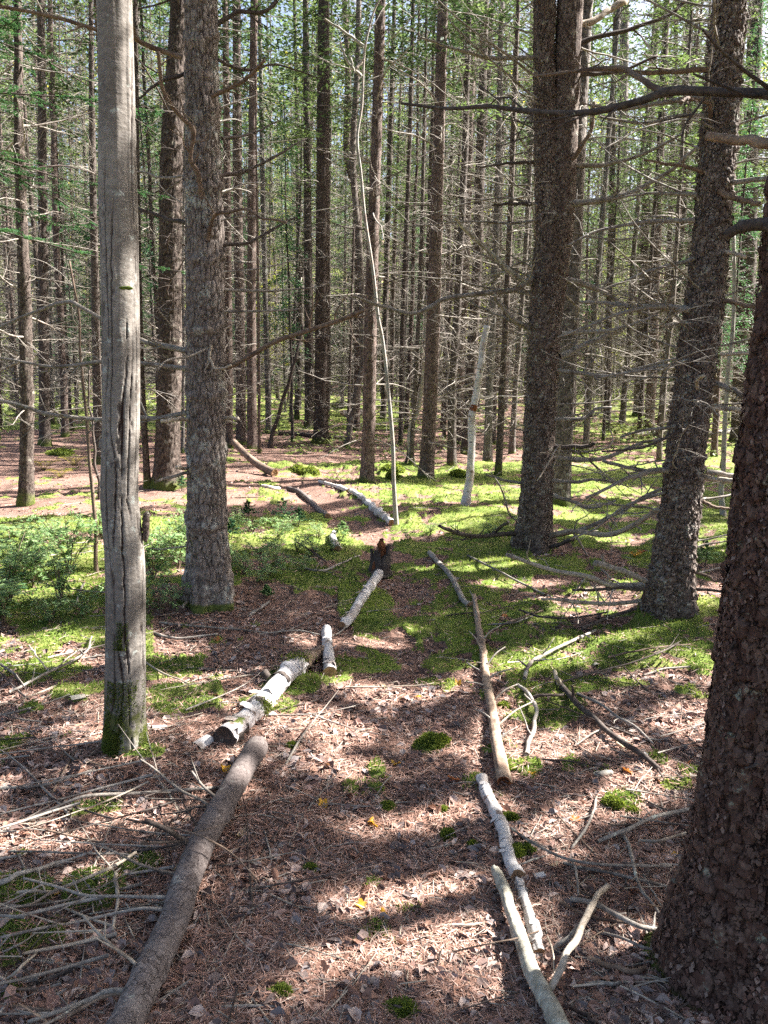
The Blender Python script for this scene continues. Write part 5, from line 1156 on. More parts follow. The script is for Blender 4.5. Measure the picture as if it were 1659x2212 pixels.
def crust(root, P, R, B, t0, t1, mat, name, n=9):           # a sleeve of curling bark or moss round part of a log
    a, b = int(t0 * (len(P) - 1)), int(t1 * (len(P) - 1)) + 2; mb = MB(); p = P[a:b] - B; add_tube(mb, p, R[a:b] * 1.07, 22, disp=rs.normal(0, 1, (len(p), 22)) * R[a:b][:, None] * .07, caps=False); link(name, mb.mesh(name, MAT[mat]), root)
crust(L2, P2, R2, B2, .38, .41, 'dead_dark', 'bark_curl'); crust(L2, P2, R2, B2, .70, .72, 'dead_dark', 'bark_curl')
moss_on(L2, P2[-4] + np.array([-.01, 0, R2[-4] * .9]), B2, .035, .012, 1); moss_on(L2, P2[34] + np.array([.05, -.01, R2[34] * .5]), B2, .022, .02, 2)
mb = MB(); q = P2[58] - B2 + np.array([-.05, 0, .05]); add_tube(mb, [q, q + np.array([-.015, -.01, .025])], [.02, .022], 14); link('knot', mb.mesh('knot', MAT['dead_dark']), L2)

def curls(root, P, R, B, n, seed, mat='birch_bark'):
    rg = np.random.default_rng(seed)
    for _ in range(n):
        i = rg.integers(3, len(P) - 4); T = P[i + 1] - P[i]; T /= np.linalg.norm(T); S = np.cross(T, [0, 0, 1.]); S /= np.linalg.norm(S); U = np.cross(S, T)
        a = rg.uniform(-1.2, 2.2) + np.linspace(0, rg.uniform(.5, 1.3), 7); lift = 1.04 + np.linspace(0, 1, 7) ** 2 * rg.uniform(.2, .8); w = R[i] * np.array([-.35, .35]) * rg.uniform(.5, 1.6)
        V = np.array([[P[i] - B + T * (ww * (1 + .2 * math.sin(q * 5))) + (S * math.cos(aa) + U * math.sin(aa)) * R[i] * ll for ww in w] for q, (aa, ll) in enumerate(zip(a, lift))]).reshape(-1, 3); j = np.arange(6)[:, None] * 2
        mb = MB(); mb.add(V, j + np.array([[0, 1, 3, 2]]), .3); link('bark_curl', mb.mesh('bark_curl', MAT[mat]), root)
curls(L2, P2, R2, B2, 8, 1)
_log = log
def birch(name, label, *args, **kw):
    r_ = _log(name, label, *args, **kw); curls(*[r_[0], r_[1], r_[2], r_[3]], 9, kw.get('seed', 1)); return r_
birch('birch_log', 'short white birch piece standing lengthwise above the thick birch log', [(713, 1452), (711, 1427), (707, 1395), (706, 1358)], 27, 20, 'birch_bark', 'log', 30, 0, .1, seed=3, per=60, rings=.08)
birch('birch_log', 'slanting white birch piece running up to the rotten stump', [(739, 1352), (761, 1328), (783, 1290), (803, 1262), (818, 1240)], 20, 20, 'birch_bark', 'log', 28, 0, .1, ('cut_wood', 'cut_wood'), seed=4, per=70, rings=.10)
birch('birch_log', 'white birch pieces with dark gaps ending at the bent sapling', [(846, 1130), (826, 1112), (808, 1097), (790, 1082), (772, 1068), (758, 1062)], 16, 8, 'birch_bark', 'log', 20, 0, .5, seed=5, rings=.22)
log('birch_log', 'short banded birch stub half sunk in the moss left of the path', [(729, 1185), (722, 1172), (718, 1160), (722, 1150)], 15, 14, 'birch_bark', 'log', 18, 0, .4, seed=6, rings=.2)
log('birch_log', 'thin birch pieces along the bend of the path', [(752, 1060), (735, 1053), (715, 1047), (690, 1040)], 10, 7, 'birch_bark', 'log', 14, 0, .4, seed=7, rings=.2)
log('fallen_log', 'brown thin log slanting along the inner bend of the path', [(708, 1115), (688, 1100), (668, 1080), (645, 1062), (622, 1055)], 13, 9, 'log_bark', 'log', 16, 0, .2, seed=8)
log('birch_log', 'small white birch piece at the far bend of the path', [(566, 1050), (585, 1053), (604, 1056)], 9, 8, 'birch_bark', 'log', 12, 0, .2, seed=9)
log('fallen_log', 'dead broken trunk leaning down from behind the brown pair', [(594, 1022), (570, 1010), (540, 990), (505, 955)], 18, 14, 'dead_brown', 'log', 18, 0, .3, seed=10, lifts=[0, .05, .2, .45])
log('fallen_log', 'pale sunlit log lying behind the scaly spruce on the right', [(1368, 938), (1410, 936), (1460, 935), (1540, 936), (1592, 930)], 11, 13, 'birch_grey', 'log', 16, .02, .2, seed=11)
log('fallen_log', 'dark log lying across the shade behind the knotty spruce', [(600, 936), (650, 938), (700, 944), (760, 947)], 9, 9, 'dead_dark', 'log', 12, 0, .2, seed=12)
log('fallen_log', 'mossy log stub beside the bright hummock far back', [(738, 893), (760, 893), (786, 890)], 14, 12, 'log_bark', 'log', 12, .02, .2, seed=13)
# right side of the path
R1 = log('lichen_log', 'thick lichen-spotted pole nearest on the right side of the path', [(1220, 2250), (1199, 2192), (1170, 2140), (1148, 2098), (1134, 2055), (1120, 2010), (1102, 1965), (1087, 1918), (1070, 1880)], 44, 20, 'lichen_pole', 'log', 36, .03, .3, seed=14, per=120)
birch('birch_pole', 'upper birch pole with peeling bark on the right of the path', [(1118, 1895), (1103, 1861), (1093, 1821), (1082, 1781), (1064, 1742), (1049, 1713), (1042, 1680)], 27, 22, 'birch_bark', 'log', 32, 0, .3, ('cut_wood', 'dead_dark'), seed=15, per=100, rings=.13)
birch('birch_pole', 'lower birch pole piece squeezed beside the lichen pole', [(1168, 2058), (1158, 2025), (1148, 1990), (1134, 1947), (1122, 1906)], 22, 21, 'birch_bark', 'log', 30, 0, .5, ('cut_wood', 'dead_dark'), seed=16, per=80, rings=.14)
R3, P3, R3r, B3 = log('spruce_pole', 'barkless brown pole with a rotten lower end right of the path', [(1088, 1690), (1080, 1640), (1071, 1591), (1064, 1541), (1053, 1483), (1046, 1440), (1042, 1397), (1031, 1339), (1024, 1287)], 29, 10, 'pole_wood', 'log', 30, 0, .3, ('rotten_wood', None), seed=17, per=130, hollow=True)
for i, (t, dx, dy_, h) in enumerate([(.34, -.10, .03, .05), (.42, .14, .05, .09), (.50, -.12, -.03, .04), (.55, .16, .02, .06), (.62, .13, .1, .1), (.70, -.08, .1, .12), (.22, .10, .06, .05), (.78, .12, .05, .09), (.86, -.05, .16, .2), (.3, .2, .14, .08)]):
    o = P3[int(t * 129)]; side_stub(R3, P3, R3r, B3, t, [o + np.array([dx * .5, dy_ * .5, h * .7]), o + np.array([dx, dy_, h])], .006, .003, 'pale_wood' if i % 2 else 'dead_wood', 'branch_stub', 0, i)
log('grey_pole', 'crooked grey branch above the barkless pole', [(1016, 1307), (1002, 1298), (990, 1275), (977, 1250), (958, 1226), (942, 1210), (927, 1193)], 13, 10, 'twig_grey', 'branch', 18, 0, .3, seed=18)

# rotten stump
B = ground(820, 1240); d = depth_of(B); st_ = tree_root('rotten_stump', B, 'dark hollow stump with a rusty splinter standing at the path bend', 'stump')
sd_ = 40; hh = np.linspace(-.04, 1, 16); TT, HH = np.meshgrid(np.arange(sd_) / sd_ * 6.283, hh); rim = .25 + .55 * noise(np.cos(TT) * 2.2, np.sin(TT) * 2.2, 0, 5) + .45 * noise(np.cos(TT) * 7, np.sin(TT) * 7, 0, 6); HH2 = HH * rim * 56 / FPX * d
RR = 20 / FPX * d * (1.15 - .12 * np.clip(HH, 0, 1) + .35 * np.exp(-np.maximum(HH, 0) / .12)) * (1 + .5 * (fbm(np.cos(TT) * 2, np.sin(TT) * 2, HH * 2, 9, 3) - .5))
V = np.stack([RR * np.cos(TT), RR * np.sin(TT), HH2], -1).reshape(-1, 3); V2 = np.stack([RR * .72 * np.cos(TT), RR * .72 * np.sin(TT), HH2 - .004], -1).reshape(-1, 3)
i = np.arange(15)[:, None] * sd_; j = np.arange(sd_)[None]; F = np.stack(np.broadcast_arrays(i + j, i + (j + 1) % sd_, i + sd_ + (j + 1) % sd_, i + sd_ + j), -1).reshape(-1, 4)
mb = MB(); mb.add(V, F); mb.add(V2, F[:, ::-1]); top = 15 * sd_ + np.arange(sd_); tn = 15 * sd_ + (np.arange(sd_) + 1) % sd_; mb.F.append(np.stack([top, tn, tn + 16 * sd_, top + 16 * sd_], -1)); mb.M.append(np.zeros(sd_, np.int32))
link('hollow_base', mb.mesh('hollow_base', MAT['dead_dark']), st_)
mb = MB(); q = np.array([.005, .01, 0]); hs = 78 / FPX * d
Pq = np.array([q, q + [.0, 0, hs * .4], q + [.005, 0, hs * .75], q + [.0, 0, hs]]); P_ = smooth_line(Pq, 14); w_ = 15 / FPX * d
add_tube(mb, P_, np.interp(np.linspace(0, 1, 14), [0, .5, .8, 1], [w_ * .9, w_ * .75, w_ * .55, w_ * .1]), 14, disp=rs.normal(0, w_ * .13, (14, 14)))
for k_ in range(9): add_tube(mb, q + np.array([rs.uniform(-1, 1) * w_ * 1.5, rs.uniform(-1, 1) * w_ * 1.2, 0]) + np.linspace(0, 1, 4)[:, None] * np.array([0, 0, hs * rs.uniform(.35, .65)]), [w_ * .5, w_ * .4, w_ * .25, w_ * .05], 7)
link('splinter', mb.mesh('splinter', MAT['rotten_wood']), st_)

# single sticks, nearest first: pts, width, end width, material, label, lift, twigs
STK = [
 ([(0, 1799), (54, 1771), (119, 1745), (187, 1720), (306, 1713), (472, 1700)], 6, 8, 'dead_wood', 'long pale stick running from the left edge to the big log', .03, 3),
 ([(-5, 1909), (47, 1886), (108, 1868), (162, 1855)], 12, 6, 'twig_grey', 'thick grey lichened stick at the left edge', .03, 3), ([(0, 1839), (108, 1841), (245, 1844), (300, 1850)], 5, 4, 'dead_wood', 'straight thin grey stick above the mossy patch at left', .03, 1),
 ([(0, 1702), (72, 1699), (122, 1688), (198, 1663)], 8, 4, 'twig_grey', 'grey stick left of the mossy foot of the pale tree', .02, 4), ([(0, 2125), (43, 2091), (79, 2057)], 7, 5, 'pale_wood', 'pale stick slanting at the left edge low down', .05, 0),
 ([(-5, 1954), (58, 1956), (108, 1929), (184, 1897), (245, 1871), (295, 1843)], 7, 7, 'pale_wood', 'long pale stick slanting over the moss at left', .04, 2), ([(40, 1927), (75, 1926), (112, 1927)], 7, 6, 'pale_wood', 'short pale stick with a leaf beside the left moss', .02, 0),
 ([(176, 1940), (141, 1976), (100, 2010), (65, 2052)], 4, 3, 'dead_dark', 'thin dark twig crossing below the left moss', .04, 2), ([(248, 1889), (252, 1933), (247, 2008)], 9, 7, 'pale_wood', 'white upright-looking stick across the left moss', .05, 0),
 ([(265, 1975), (280, 2005), (292, 2030)], 4, 3, 'pale_wood', 'thin straw-coloured twig right of the white stick', .02, 0), ([(230, 2218), (252, 2196), (268, 2175)], 7, 6, 'pale_wood', 'pale twig at the bottom edge beside the big log', .02, 0),
 ([(75, 1965), (115, 1980), (160, 1990)], 4, 3, 'dead_brown', 'brown thin twig below the left moss', .02, 2), ([(0, 2060), (40, 2040), (85, 2012)], 4, 3, 'dead_wood', 'thin dry twig near the lower left edge', .02, 2),
 ([(616, 1697), (686, 1726), (718, 1736), (801, 1742), (873, 1733), (920, 1738)], 4, 3, 'twig_grey', 'long thin grey twig lying across the path', .01, 3), ([(569, 1789), (581, 1832), (587, 1871)], 4, 3, 'twig_grey', 'thin grey twig beside the big log on the path', .01, 1),
 ([(843, 1677), (824, 1700), (804, 1736)], 3, 2, 'twig_grey', 'fine forked twig on the path above a yellow leaf', .01, 2), ([(956, 1999), (1000, 1998), (1046, 1996)], 7, 8, 'pale_wood', 'pale flat splinter in the sun left of the lichen pole', .01, 0),
 ([(974, 2057), (1035, 2042), (1100, 2030), (1163, 2012)], 4, 3, 'dead_brown', 'thin brown twig lying over the lichen pole', .07, 1), ([(620, 2170), (680, 2200), (740, 2215)], 4, 3, 'dead_wood', 'thin stick at the bottom edge right of the big log', .01, 1),
 ([(975, 2205), (985, 2188), (1075, 2155), (1150, 2135)], 3, 3, 'dead_dark', 'dark thin twig at the bottom by the lichen pole', .02, 1), ([(640, 2085), (660, 2060), (690, 2040)], 3, 2, 'dead_wood', 'short straw at the shade edge of the lower path', .01, 0),
 ([(1206, 1474), (1231, 1505), (1264, 1537), (1296, 1566), (1343, 1602), (1386, 1631), (1429, 1665)], 13, 12, 'dead_dark', 'thick dark curved branch lying on the right of the path', .03, 3), ([(1197, 1448), (1203, 1462), (1210, 1478)], 8, 11, 'pale_wood', 'pale broken tip of the dark curved branch', .08, 0),
 ([(1246, 1499), (1292, 1519), (1332, 1548), (1372, 1569), (1408, 1605)], 7, 5, 'twig_grey', 'lichened thinner branch parallel to the dark curved one', .04, 6), ([(1134, 1627), (1148, 1584), (1159, 1544), (1141, 1501), (1120, 1480)], 10, 8, 'twig_grey', 'crooked grey branch standing bent beside the barkless pole', .03, 2),
 ([(1134, 1463), (1148, 1429), (1188, 1407), (1285, 1361)], 9, 6, 'dead_wood', 'long forked stick rising to the shadow of the scaly spruce', .05, 4), ([(1213, 1474), (1278, 1454), (1350, 1436), (1422, 1411), (1465, 1389)], 4, 3, 'dead_dark', 'thin dark stick over the sunlit moss on the right', .06, 3),
 ([(1314, 1420), (1386, 1404), (1490, 1391)], 5, 3, 'dead_brown', 'reddish stick on the sunlit moss at right', .02, 2), ([(1256, 1359), (1314, 1334), (1375, 1314)], 8, 5, 'dead_dark', 'dark stick in the shadow at the foot of the scaly spruce', .04, 2),
 ([(1123, 1318), (1170, 1332), (1231, 1335), (1314, 1322)], 5, 4, 'dead_dark', 'dark bowed stick left of the scaly spruce foot', .04, 3), ([(1130, 1632), (1181, 1640), (1240, 1646), (1320, 1660)], 5, 3, 'dead_dark', 'dark straight stick below the crooked grey one', .02, 2),
 ([(1282, 1674), (1300, 1672), (1320, 1671)], 13, 12, 'birch_grey', 'short grey hollow log piece on the right', .01, 0), ([(1140, 1505), (1180, 1502), (1220, 1500)], 7, 6, 'dead_dark', 'dark stick joining the crooked one to the curved branch', .03, 1),
 ([(1289, 1817), (1343, 1796), (1404, 1767), (1498, 1744)], 9, 8, 'dead_wood', 'pale long branch ending behind the nearest right trunk', .04, 1), ([(1379, 1816), (1433, 1814), (1495, 1792)], 7, 6, 'pale_wood', 'shorter pale branch below the long pale one at right', .03, 1),
 ([(1346, 1799), (1361, 1839), (1372, 1889), (1390, 1929), (1433, 1983)], 8, 6, 'dead_wood', 'grey stick running down towards the nearest trunk', .04, 2), ([(1105, 1789), (1159, 1825), (1213, 1852), (1285, 1866), (1360, 1869), (1451, 1871)], 6, 6, 'dead_wood', 'long bowed stick with green lichen on the right', .05, 3),
 ([(1217, 1864), (1296, 1882), (1386, 1900), (1472, 1924)], 7, 7, 'dead_wood', 'long brownish stick under the bowed lichened one', .03, 2), ([(1314, 1916), (1292, 1943), (1264, 1983), (1235, 2033), (1217, 2087), (1188, 2141)], 13, 16, 'pale_wood', 'thick bleached forked branch leaning on the lichen pole', .07, 0),
 ([(1292, 1950), (1249, 2001), (1220, 2030), (1195, 2048)], 11, 9, 'dead_wood', 'lower prong beside the bleached forked branch', .05, 0), ([(1235, 1943), (1296, 1958), (1368, 1994), (1460, 2022)], 12, 11, 'twig_grey', 'stout grey branch reaching the nearest right trunk', .04, 3),
 ([(1206, 1947), (1278, 1979), (1386, 2000), (1450, 2032)], 7, 6, 'dead_brown', 'brown stick just under the stout grey branch', .03, 2), ([(1274, 2066), (1321, 2087), (1368, 2096), (1402, 2095)], 11, 12, 'pole_wood', 'short tan stick with cut end near the right trunk', .02, 0),
 ([(1271, 2123), (1320, 2124), (1368, 2122)], 8, 8, 'dead_wood', 'short grey stick with a dark knot low on the right', .02, 0), ([(1220, 2170), (1264, 2192), (1290, 2216)], 9, 8, 'dead_dark', 'dark stick at the bottom right of the lichen pole', .02, 0),
 ([(1289, 1720), (1278, 1767), (1235, 1832)], 5, 6, 'dead_wood', 'thin stick slanting down below the small log piece', .03, 2), ([(1292, 2014), (1333, 2023), (1397, 2048), (1440, 2056)], 7, 6, 'twig_grey', 'lichened stick under the brown one near the trunk', .03, 2),
 ([(1245, 2156), (1280, 2162), (1314, 2170)], 7, 7, 'dead_wood', 'short thick stick at the bottom right', .01, 0), ([(1183, 2023), (1195, 2062), (1199, 2112)], 4, 3, 'pale_wood', 'thin straight straw crossing the birch pole end', .05, 0),
 ([(1236, 1855), (1245, 1885), (1250, 1935)], 5, 5, 'dead_wood', 'short stick crossing the two long ones on the right', .05, 1), ([(1225, 1890), (1240, 1915), (1285, 1940)], 5, 5, 'dead_brown', 'short brown stick next to the crossing one', .03, 1),
 ([(1105, 1878), (1140, 1862), (1185, 1845)], 5, 4, 'dead_wood', 'small stick leaving the birch pole to the right', .02, 0), ([(1390, 1890), (1410, 1925), (1435, 1970)], 4, 3, 'dead_wood', 'thin stick just left of the nearest trunk', .03, 1),
 ([(1490, 1440), (1430, 1446), (1390, 1460)], 5, 4, 'dead_wood', 'thin grey stick below the sunlit moss by the trunk', .02, 2), ([(1236, 1614), (1290, 1580), (1346, 1572)][::-1], 5, 3, 'dead_wood', 'thin stick touching the dark curved branch', .02, 1),
 ([(1062, 1350), (1110, 1345), (1150, 1330)], 4, 3, 'dead_wood', 'thin stick leaning off the upper barkless pole', .04, 1), ([(1078, 1352), (1120, 1337), (1172, 1318)], 6, 4, 'dead_brown', 'brown stick beside the upper barkless pole', .03, 1),
 ([(560, 1455), (640, 1442), (690, 1440)], 3, 3, 'dead_wood', 'thin stick on the brown ground by the broken birch end', .01, 1), ([(560, 1370), (640, 1362), (720, 1372), (770, 1330)], 4, 3, 'dead_wood', 'thin bowed stick between the two upper birch pieces', .02, 3),
 ([(0, 1545), (60, 1530), (110, 1515), (150, 1500)], 5, 3, 'dead_wood', 'thin bare stick left of the pale tree', .02, 2), ([(20, 1495), (70, 1470), (180, 1412), (196, 1375)], 7, 4, 'dead_wood', 'bleached stick with upright side twigs in the left sun patch', .05, 6),
 ([(62, 1395), (82, 1420), (105, 1450)], 4, 3, 'pale_wood', 'fork-shaped pale twig in the left sun patch', .06, 2), ([(0, 1435), (25, 1450), (45, 1470)], 6, 4, 'dead_wood', 'stick poking in from the left edge by the sun patch', .06, 1),
 ([(310, 1427), (345, 1450), (405, 1475)], 4, 3, 'pale_wood', 'thin bowed twig right of the pale tree', .02, 0), ([(405, 1442), (480, 1447), (560, 1455)], 4, 3, 'dead_wood', 'straight twig right of the bowed one', .01, 2),
 ([(345, 1345), (420, 1352), (520, 1360), (600, 1368)], 5, 3, 'dead_wood', 'long stick in the brown patch below the broad spruce', .02, 4), ([(330, 1366), (380, 1378), (470, 1370)], 6, 4, 'twig_grey', 'grey stick below the broad spruce, nearer the pale tree', .02, 2),
 ([(395, 1314), (402, 1300), (410, 1290)][::-1], 6, 5, 'pale_wood', 'short pale peg beside the foot of the broad spruce', .05, 0), ([(540, 1330), (560, 1315), (580, 1300)], 7, 5, 'twig_grey', 'small grey forked piece in the brown patch', .02, 2),
 ([(655, 1228), (700, 1232), (740, 1215), (775, 1200)], 5, 4, 'twig_grey', 'grey bowed stick left of the rotten stump', .03, 4), ([(640, 1170), (680, 1195), (705, 1215)], 4, 4, 'dead_dark', 'dark twig in the shrubs left of the stump', .06, 3),
 ([(1010, 1200), (1060, 1225), (1130, 1262), (1190, 1290)], 5, 4, 'dead_wood', 'thin long stick across the moss right of the path', .03, 2), ([(1300, 1230), (1340, 1260), (1400, 1262)], 4, 3, 'dead_wood', 'stick touching the left side of the scaly spruce', .05, 1),
 ([(960, 1330), (1000, 1325), (1040, 1322)], 3, 3, 'dead_dark', 'dark bit of stick on the mossy path', .01, 1), ([(500, 1075), (560, 1072), (640, 1066)], 5, 3, 'dead_brown', 'brown stick along the far bend of the path', .01, 1),
 ([(180, 1260), (170, 1290), (160, 1315)], 5, 4, 'dead_wood', 'pale stub in the left shrubs', .06, 0), ([(1500, 1240), (1550, 1228), (1600, 1222)], 5, 4, 'dead_wood', 'grey stick behind the nearest right trunk', .02, 1)]
for i, (pts, a, b, mt, label, lf, tw) in enumerate(STK):
    rg = np.random.default_rng(1400 + i); n = len(pts); Q = np.array([ground(px, py, a / 2 / FPX * 3 * .8 + lf * (.25 + .75 * math.sin(3.0 * k_ / (n - 1)) if n > 2 else 1)) for k_, (px, py) in enumerate(pts)])
    P = smooth_line(Q, max(16, 7 * n)); s = np.linspace(0, 1, len(P)); dep = np.array([depth_of(p) for p in P]); R = (a + (b - a) * s) / 2 / FPX * dep
    P = P + np.stack([noise(s * 7, k_ * 5.1, i, 5) - .5 for k_ in range(3)], 1) * np.array([1, 1, .3]) * R.mean() * 1.6; R = R * (1 + .2 * (noise(s * 25, i, 0, 6) - .5))
    L = np.linalg.norm(np.diff(P, axis=0), axis=1).sum(); lines = [(P - P[0], R)]
    for _ in range(tw):
        k_ = rg.integers(2, len(P) - 1); v = (P[k_] - P[k_ - 1]); v /= np.linalg.norm(v); v = v * .8 + rnd_dir(1, rg, .5)[0] * .9; v[2] = abs(v[2]) * .7; l = L * rg.uniform(.07, .22); rr = R[k_] * rg.uniform(.4, .65)
        lines.append((P[k_] - P[0] + v * l * np.linspace(0, 1, 5)[:, None] + np.cumsum(rg.normal(0, .03 * l, (5, 3)), 0), np.linspace(rr, rr * .4, 5)))
    mb = MB()
    for k_, (p, r_) in enumerate(lines): add_tube(mb, p, r_, 10 if k_ == 0 else 6)
    tag(link('fallen_stick', mb.mesh('fallen_stick', MAT[mt]), None, P[0]), label, 'stick')

# small sticks nobody could tell apart
protos = []
for i in range(9):
    rg = np.random.default_rng(1700 + i); mb = MB()
    for k_, (p, r_) in enumerate(branch_lines(rg, .34, .0030, i % 4, 0, 0, 8, sub=False)): add_tube(mb, p * np.array([1, .5, .3]), r_, 6)
    protos.append(mb.mesh('small_stick', MAT[('twig_grey', 'dead_wood', 'pale_wood', 'dead_dark', 'dead_brown')[i % 5]]))
rg = np.random.default_rng(1800); x, y = sample_floor(620, 960, 2200, rg, 20); x, y = x[:], y[:]; dp = dist_poly(x, y, PATH); uu, vv = project(x, y, 0 * x); k_ = ((dp > .28) | (rg.random(len(x)) < .12)) & ~((uu > 960) & (uu < 1290) & (vv > 1500)); x, y = x[k_][:295], y[k_][:295]; z = floor_z(x, y)
for i in range(len(x)):
    o = link('small_stick', protos[i % 9], None, (x[i], y[i], z[i] + .008)); s = rg.uniform(.5, 1.9) * (1 + y[i] * .03); o.rotation_euler = (rg.uniform(-.3, .3), rg.normal(0, .05), rg.uniform(0, 6.28)); o.scale = (s, s, s)
    u, v = project(x[i], y[i], z[i]); col = ('grey', 'dry', 'pale', 'dark', 'brown')[i % 5]; sz = 'tiny' if s < .9 else ('short' if s < 1.3 else 'long')
    reg = ('by the mossy clearing' if v < 1150 else 'near the rotten stump' if v < 1330 else 'level with the birch logs' if v < 1560 else 'level with the moss cushions' if v < 1800 else 'in the nearest litter')
    sd = 'far left' if u < 200 else 'left of the path' if u < 620 else 'on the path' if u < 1010 else 'right of the path' if u < 1350 else 'far right'
    tag(o, f'{sz} {col} stick {sd}, {reg}', 'stick', 'small sticks scattered over the floor')

rg = np.random.default_rng(1900)
for i in range(64):
    left = i < 36; u, v = (rg.uniform(-60, 470), rg.uniform(1590, 2190)) if left else (rg.uniform(1215, 1480), rg.uniform(1420, 2190))
    if left and v > 1700 and u > 520 - (v - 1612) * .52: u -= 200
    p = ground(u, v, .012 + .03 * rg.random()); o = link('small_stick', protos[(1, 0, 4, 3, 5, 2)[i % 6]], None, p); s = rg.uniform(1.3, 2.6) if left else rg.uniform(.8, 1.5); o.rotation_euler = (rg.uniform(-.2, .2), rg.normal(0, .03), (rg.normal(.15, .45) + math.pi) if left else rg.uniform(-.8, .9)); o.scale = (s, s * .8, s * .8)
    tag(o, ('long thin stick in the brush beside the big log' if left else 'long thin stick among the sticks right of the poles') + (', farther up' if v < 1800 else ', lower down'), 'stick', 'small sticks scattered over the floor')

# ------------------------------------------------------------------ fallen leaves, cones, bark scraps
def leaf_shape(seed, lobed=True):
    rg = np.random.default_rng(seed); n = 30; a = np.linspace(0, 2 * math.pi, n, endpoint=False)
    rr = (.62 + .38 * np.abs(np.cos(2.5 * a)) ** 1.5) * (1 - .25 * np.cos(a)) if lobed else (.75 + .25 * np.cos(2 * a)) * (1 + .06 * np.cos(9 * a))
    rr *= 1 + rg.normal(0, .05, n); ring = np.stack([rr * np.cos(a), rr * np.sin(a) * (.9 if lobed else .7), 0 * a], 1); inner = ring * .5
    V = np.vstack([ring, inner, [[0, 0, 0]]]); c1, c2 = rg.uniform(-.5, .7, 2); V[:, 2] = c1 * V[:, 0] ** 2 + c2 * V[:, 1] ** 2 + .3 * np.abs(V[:, 1]) + .08 * np.sin(V[:, 0] * 6 + seed)
    V = V * .5
    j = np.arange(n); mb = MB(); mb.add(V, np.stack([j, (j + 1) % n, (j + 1) % n + n, j + n], 1), rg.random()); mb.F.append(np.stack([j + n, (j + 1) % n + n, np.full(n, 2 * n)], 1)); mb.M.append(np.zeros(n, np.int32))
    add_tube(mb, [[-.25, 0, 0], [-.5, .02, .05], [-.85, .05, .03]], .012, 4, a=.5); return mb
LV = [(700, 1737, 28, 'yellow_leaf', 'yellow leaf beside a grey scrap in the upper path shade'), (803, 1776, 32, 'yellow_leaf', 'bright yellow leaf in the middle of the path'), (855, 1650, 26, 'yellow_leaf', 'yellow leaf right below the dark moss cushion path'), (632, 1914, 34, 'yellow_leaf', 'yellow leaf on the path right of the big log'),
      (783, 1957, 28, 'yellow_leaf', 'yellow leaf in the lower sun fleck, upper one'), (826, 1977, 28, 'yellow_leaf', 'yellow leaf at the lower rim of the sun fleck'), (485, 1660, 28, 'yellow_leaf', 'yellow leaf beside the upper part of the big log'), (980, 1682, 36, 'orange_leaf', 'orange leaf left of the birch pole top'),
      (122, 1930, 26, 'yellow_leaf', 'yellow leaf upon the sticks over the left moss'), (470, 1382, 20, 'orange_leaf', 'orange leaf in the brown patch below the broad spruce'), (1088, 1328, 18, 'orange_leaf', 'orange leaf on the moss right of the barkless pole'), (1348, 1264, 14, 'orange_leaf', 'orange leaf hanging by a stick left of the scaly spruce'),
      (1350, 1612, 40, 'tan_leaf', 'pale leaf lying on the dark curved branch'), (520, 1803, 34, 'tan_leaf', 'pale tan leaf right of the big log'), (380, 1880, 26, 'tan_leaf', 'pale leaf tucked left against the big log'), (1022, 1796, 34, 'brown_leaf', 'brown lobed leaf above a tiny moss cushion'),
      (770, 1847, 36, 'brown_leaf', 'brown maple leaf in the shaded path'), (618, 1845, 30, 'brown_leaf', 'brown leaf on the path near the big log'), (840, 2140, 44, 'brown_leaf', 'large grey-brown leaf in the lower shadow band'), (930, 1888, 40, 'brown_leaf', 'brown leaf at the upper rim of the lower sun fleck'),
      (1275, 1893, 30, 'tan_leaf', 'tan leaf between the long sticks'), (1195, 1870, 26, 'tan_leaf', 'pale leaf right of the birch pole pieces'), (1484, 1650, 24, 'orange_leaf', 'orange leaf near the right trunk in the sun'), (1385, 1302, 20, 'tan_leaf', 'tan leaf in the shadow of the scaly spruce'),
      (1486, 1283, 26, 'orange_leaf', 'orange leaf in the sun right of the scaly spruce'), (1360, 1668, 30, 'orange_leaf', 'orange leaf beside the end of the dark curved branch'), (1240, 1770, 26, 'orange_leaf', 'orange leaf by the slanting thin stick'), (1460, 1846, 20, 'yellow_leaf', 'small yellow leaf left of the nearest trunk'),
      (990, 1480, 18, 'yellow_leaf', 'small yellow leaf at the curved sun arc'), (900, 1505, 16, 'yellow_leaf', 'tiny yellow leaf on the shaded path above'), (830, 1482, 22, 'tan_leaf', 'tan leaf in the curved sun arc'), (1340, 2115, 26, 'brown_leaf', 'brown leaf on the lower right ground'),
      (270, 1490, 20, 'yellow_leaf', 'yellow leaf by the left tree foot'), (880, 1330, 20, 'brown_leaf', 'dark brown leaf on the mossy path'), (930, 1300, 18, 'brown_leaf', 'brown leaf on the mossy path farther up'), (1150, 1670, 20, 'yellow_leaf', 'pale yellow leaf beside the rotten pole end'),
      (590, 1400, 18, 'tan_leaf', 'tan leaf among the twigs left of the birch pieces'), (1470, 2150, 40, 'brown_leaf', 'brown leaf leaning by the foot of the right trunk'), (560, 2110, 30, 'brown_leaf', 'brown leaf right of the lower big log'), (700, 2095, 34, 'brown_leaf', 'brown leaf in the lower left of the path')]
for i, (px, py, w, mt, label) in enumerate(LV):
    rg = np.random.default_rng(2000 + i); B = ground(px, py, .008); s = w / FPX * depth_of(B); o = link('fallen_leaf', leaf_shape(i, mt in ('yellow_leaf', 'brown_leaf', 'orange_leaf')).mesh('fallen_leaf', MAT[mt]), None, B)
    o.scale = (s, s, s); o.rotation_euler = (rg.normal(.15, .25), rg.normal(0, .25), rg.uniform(0, 6.28)); tag(o, label, 'leaf')
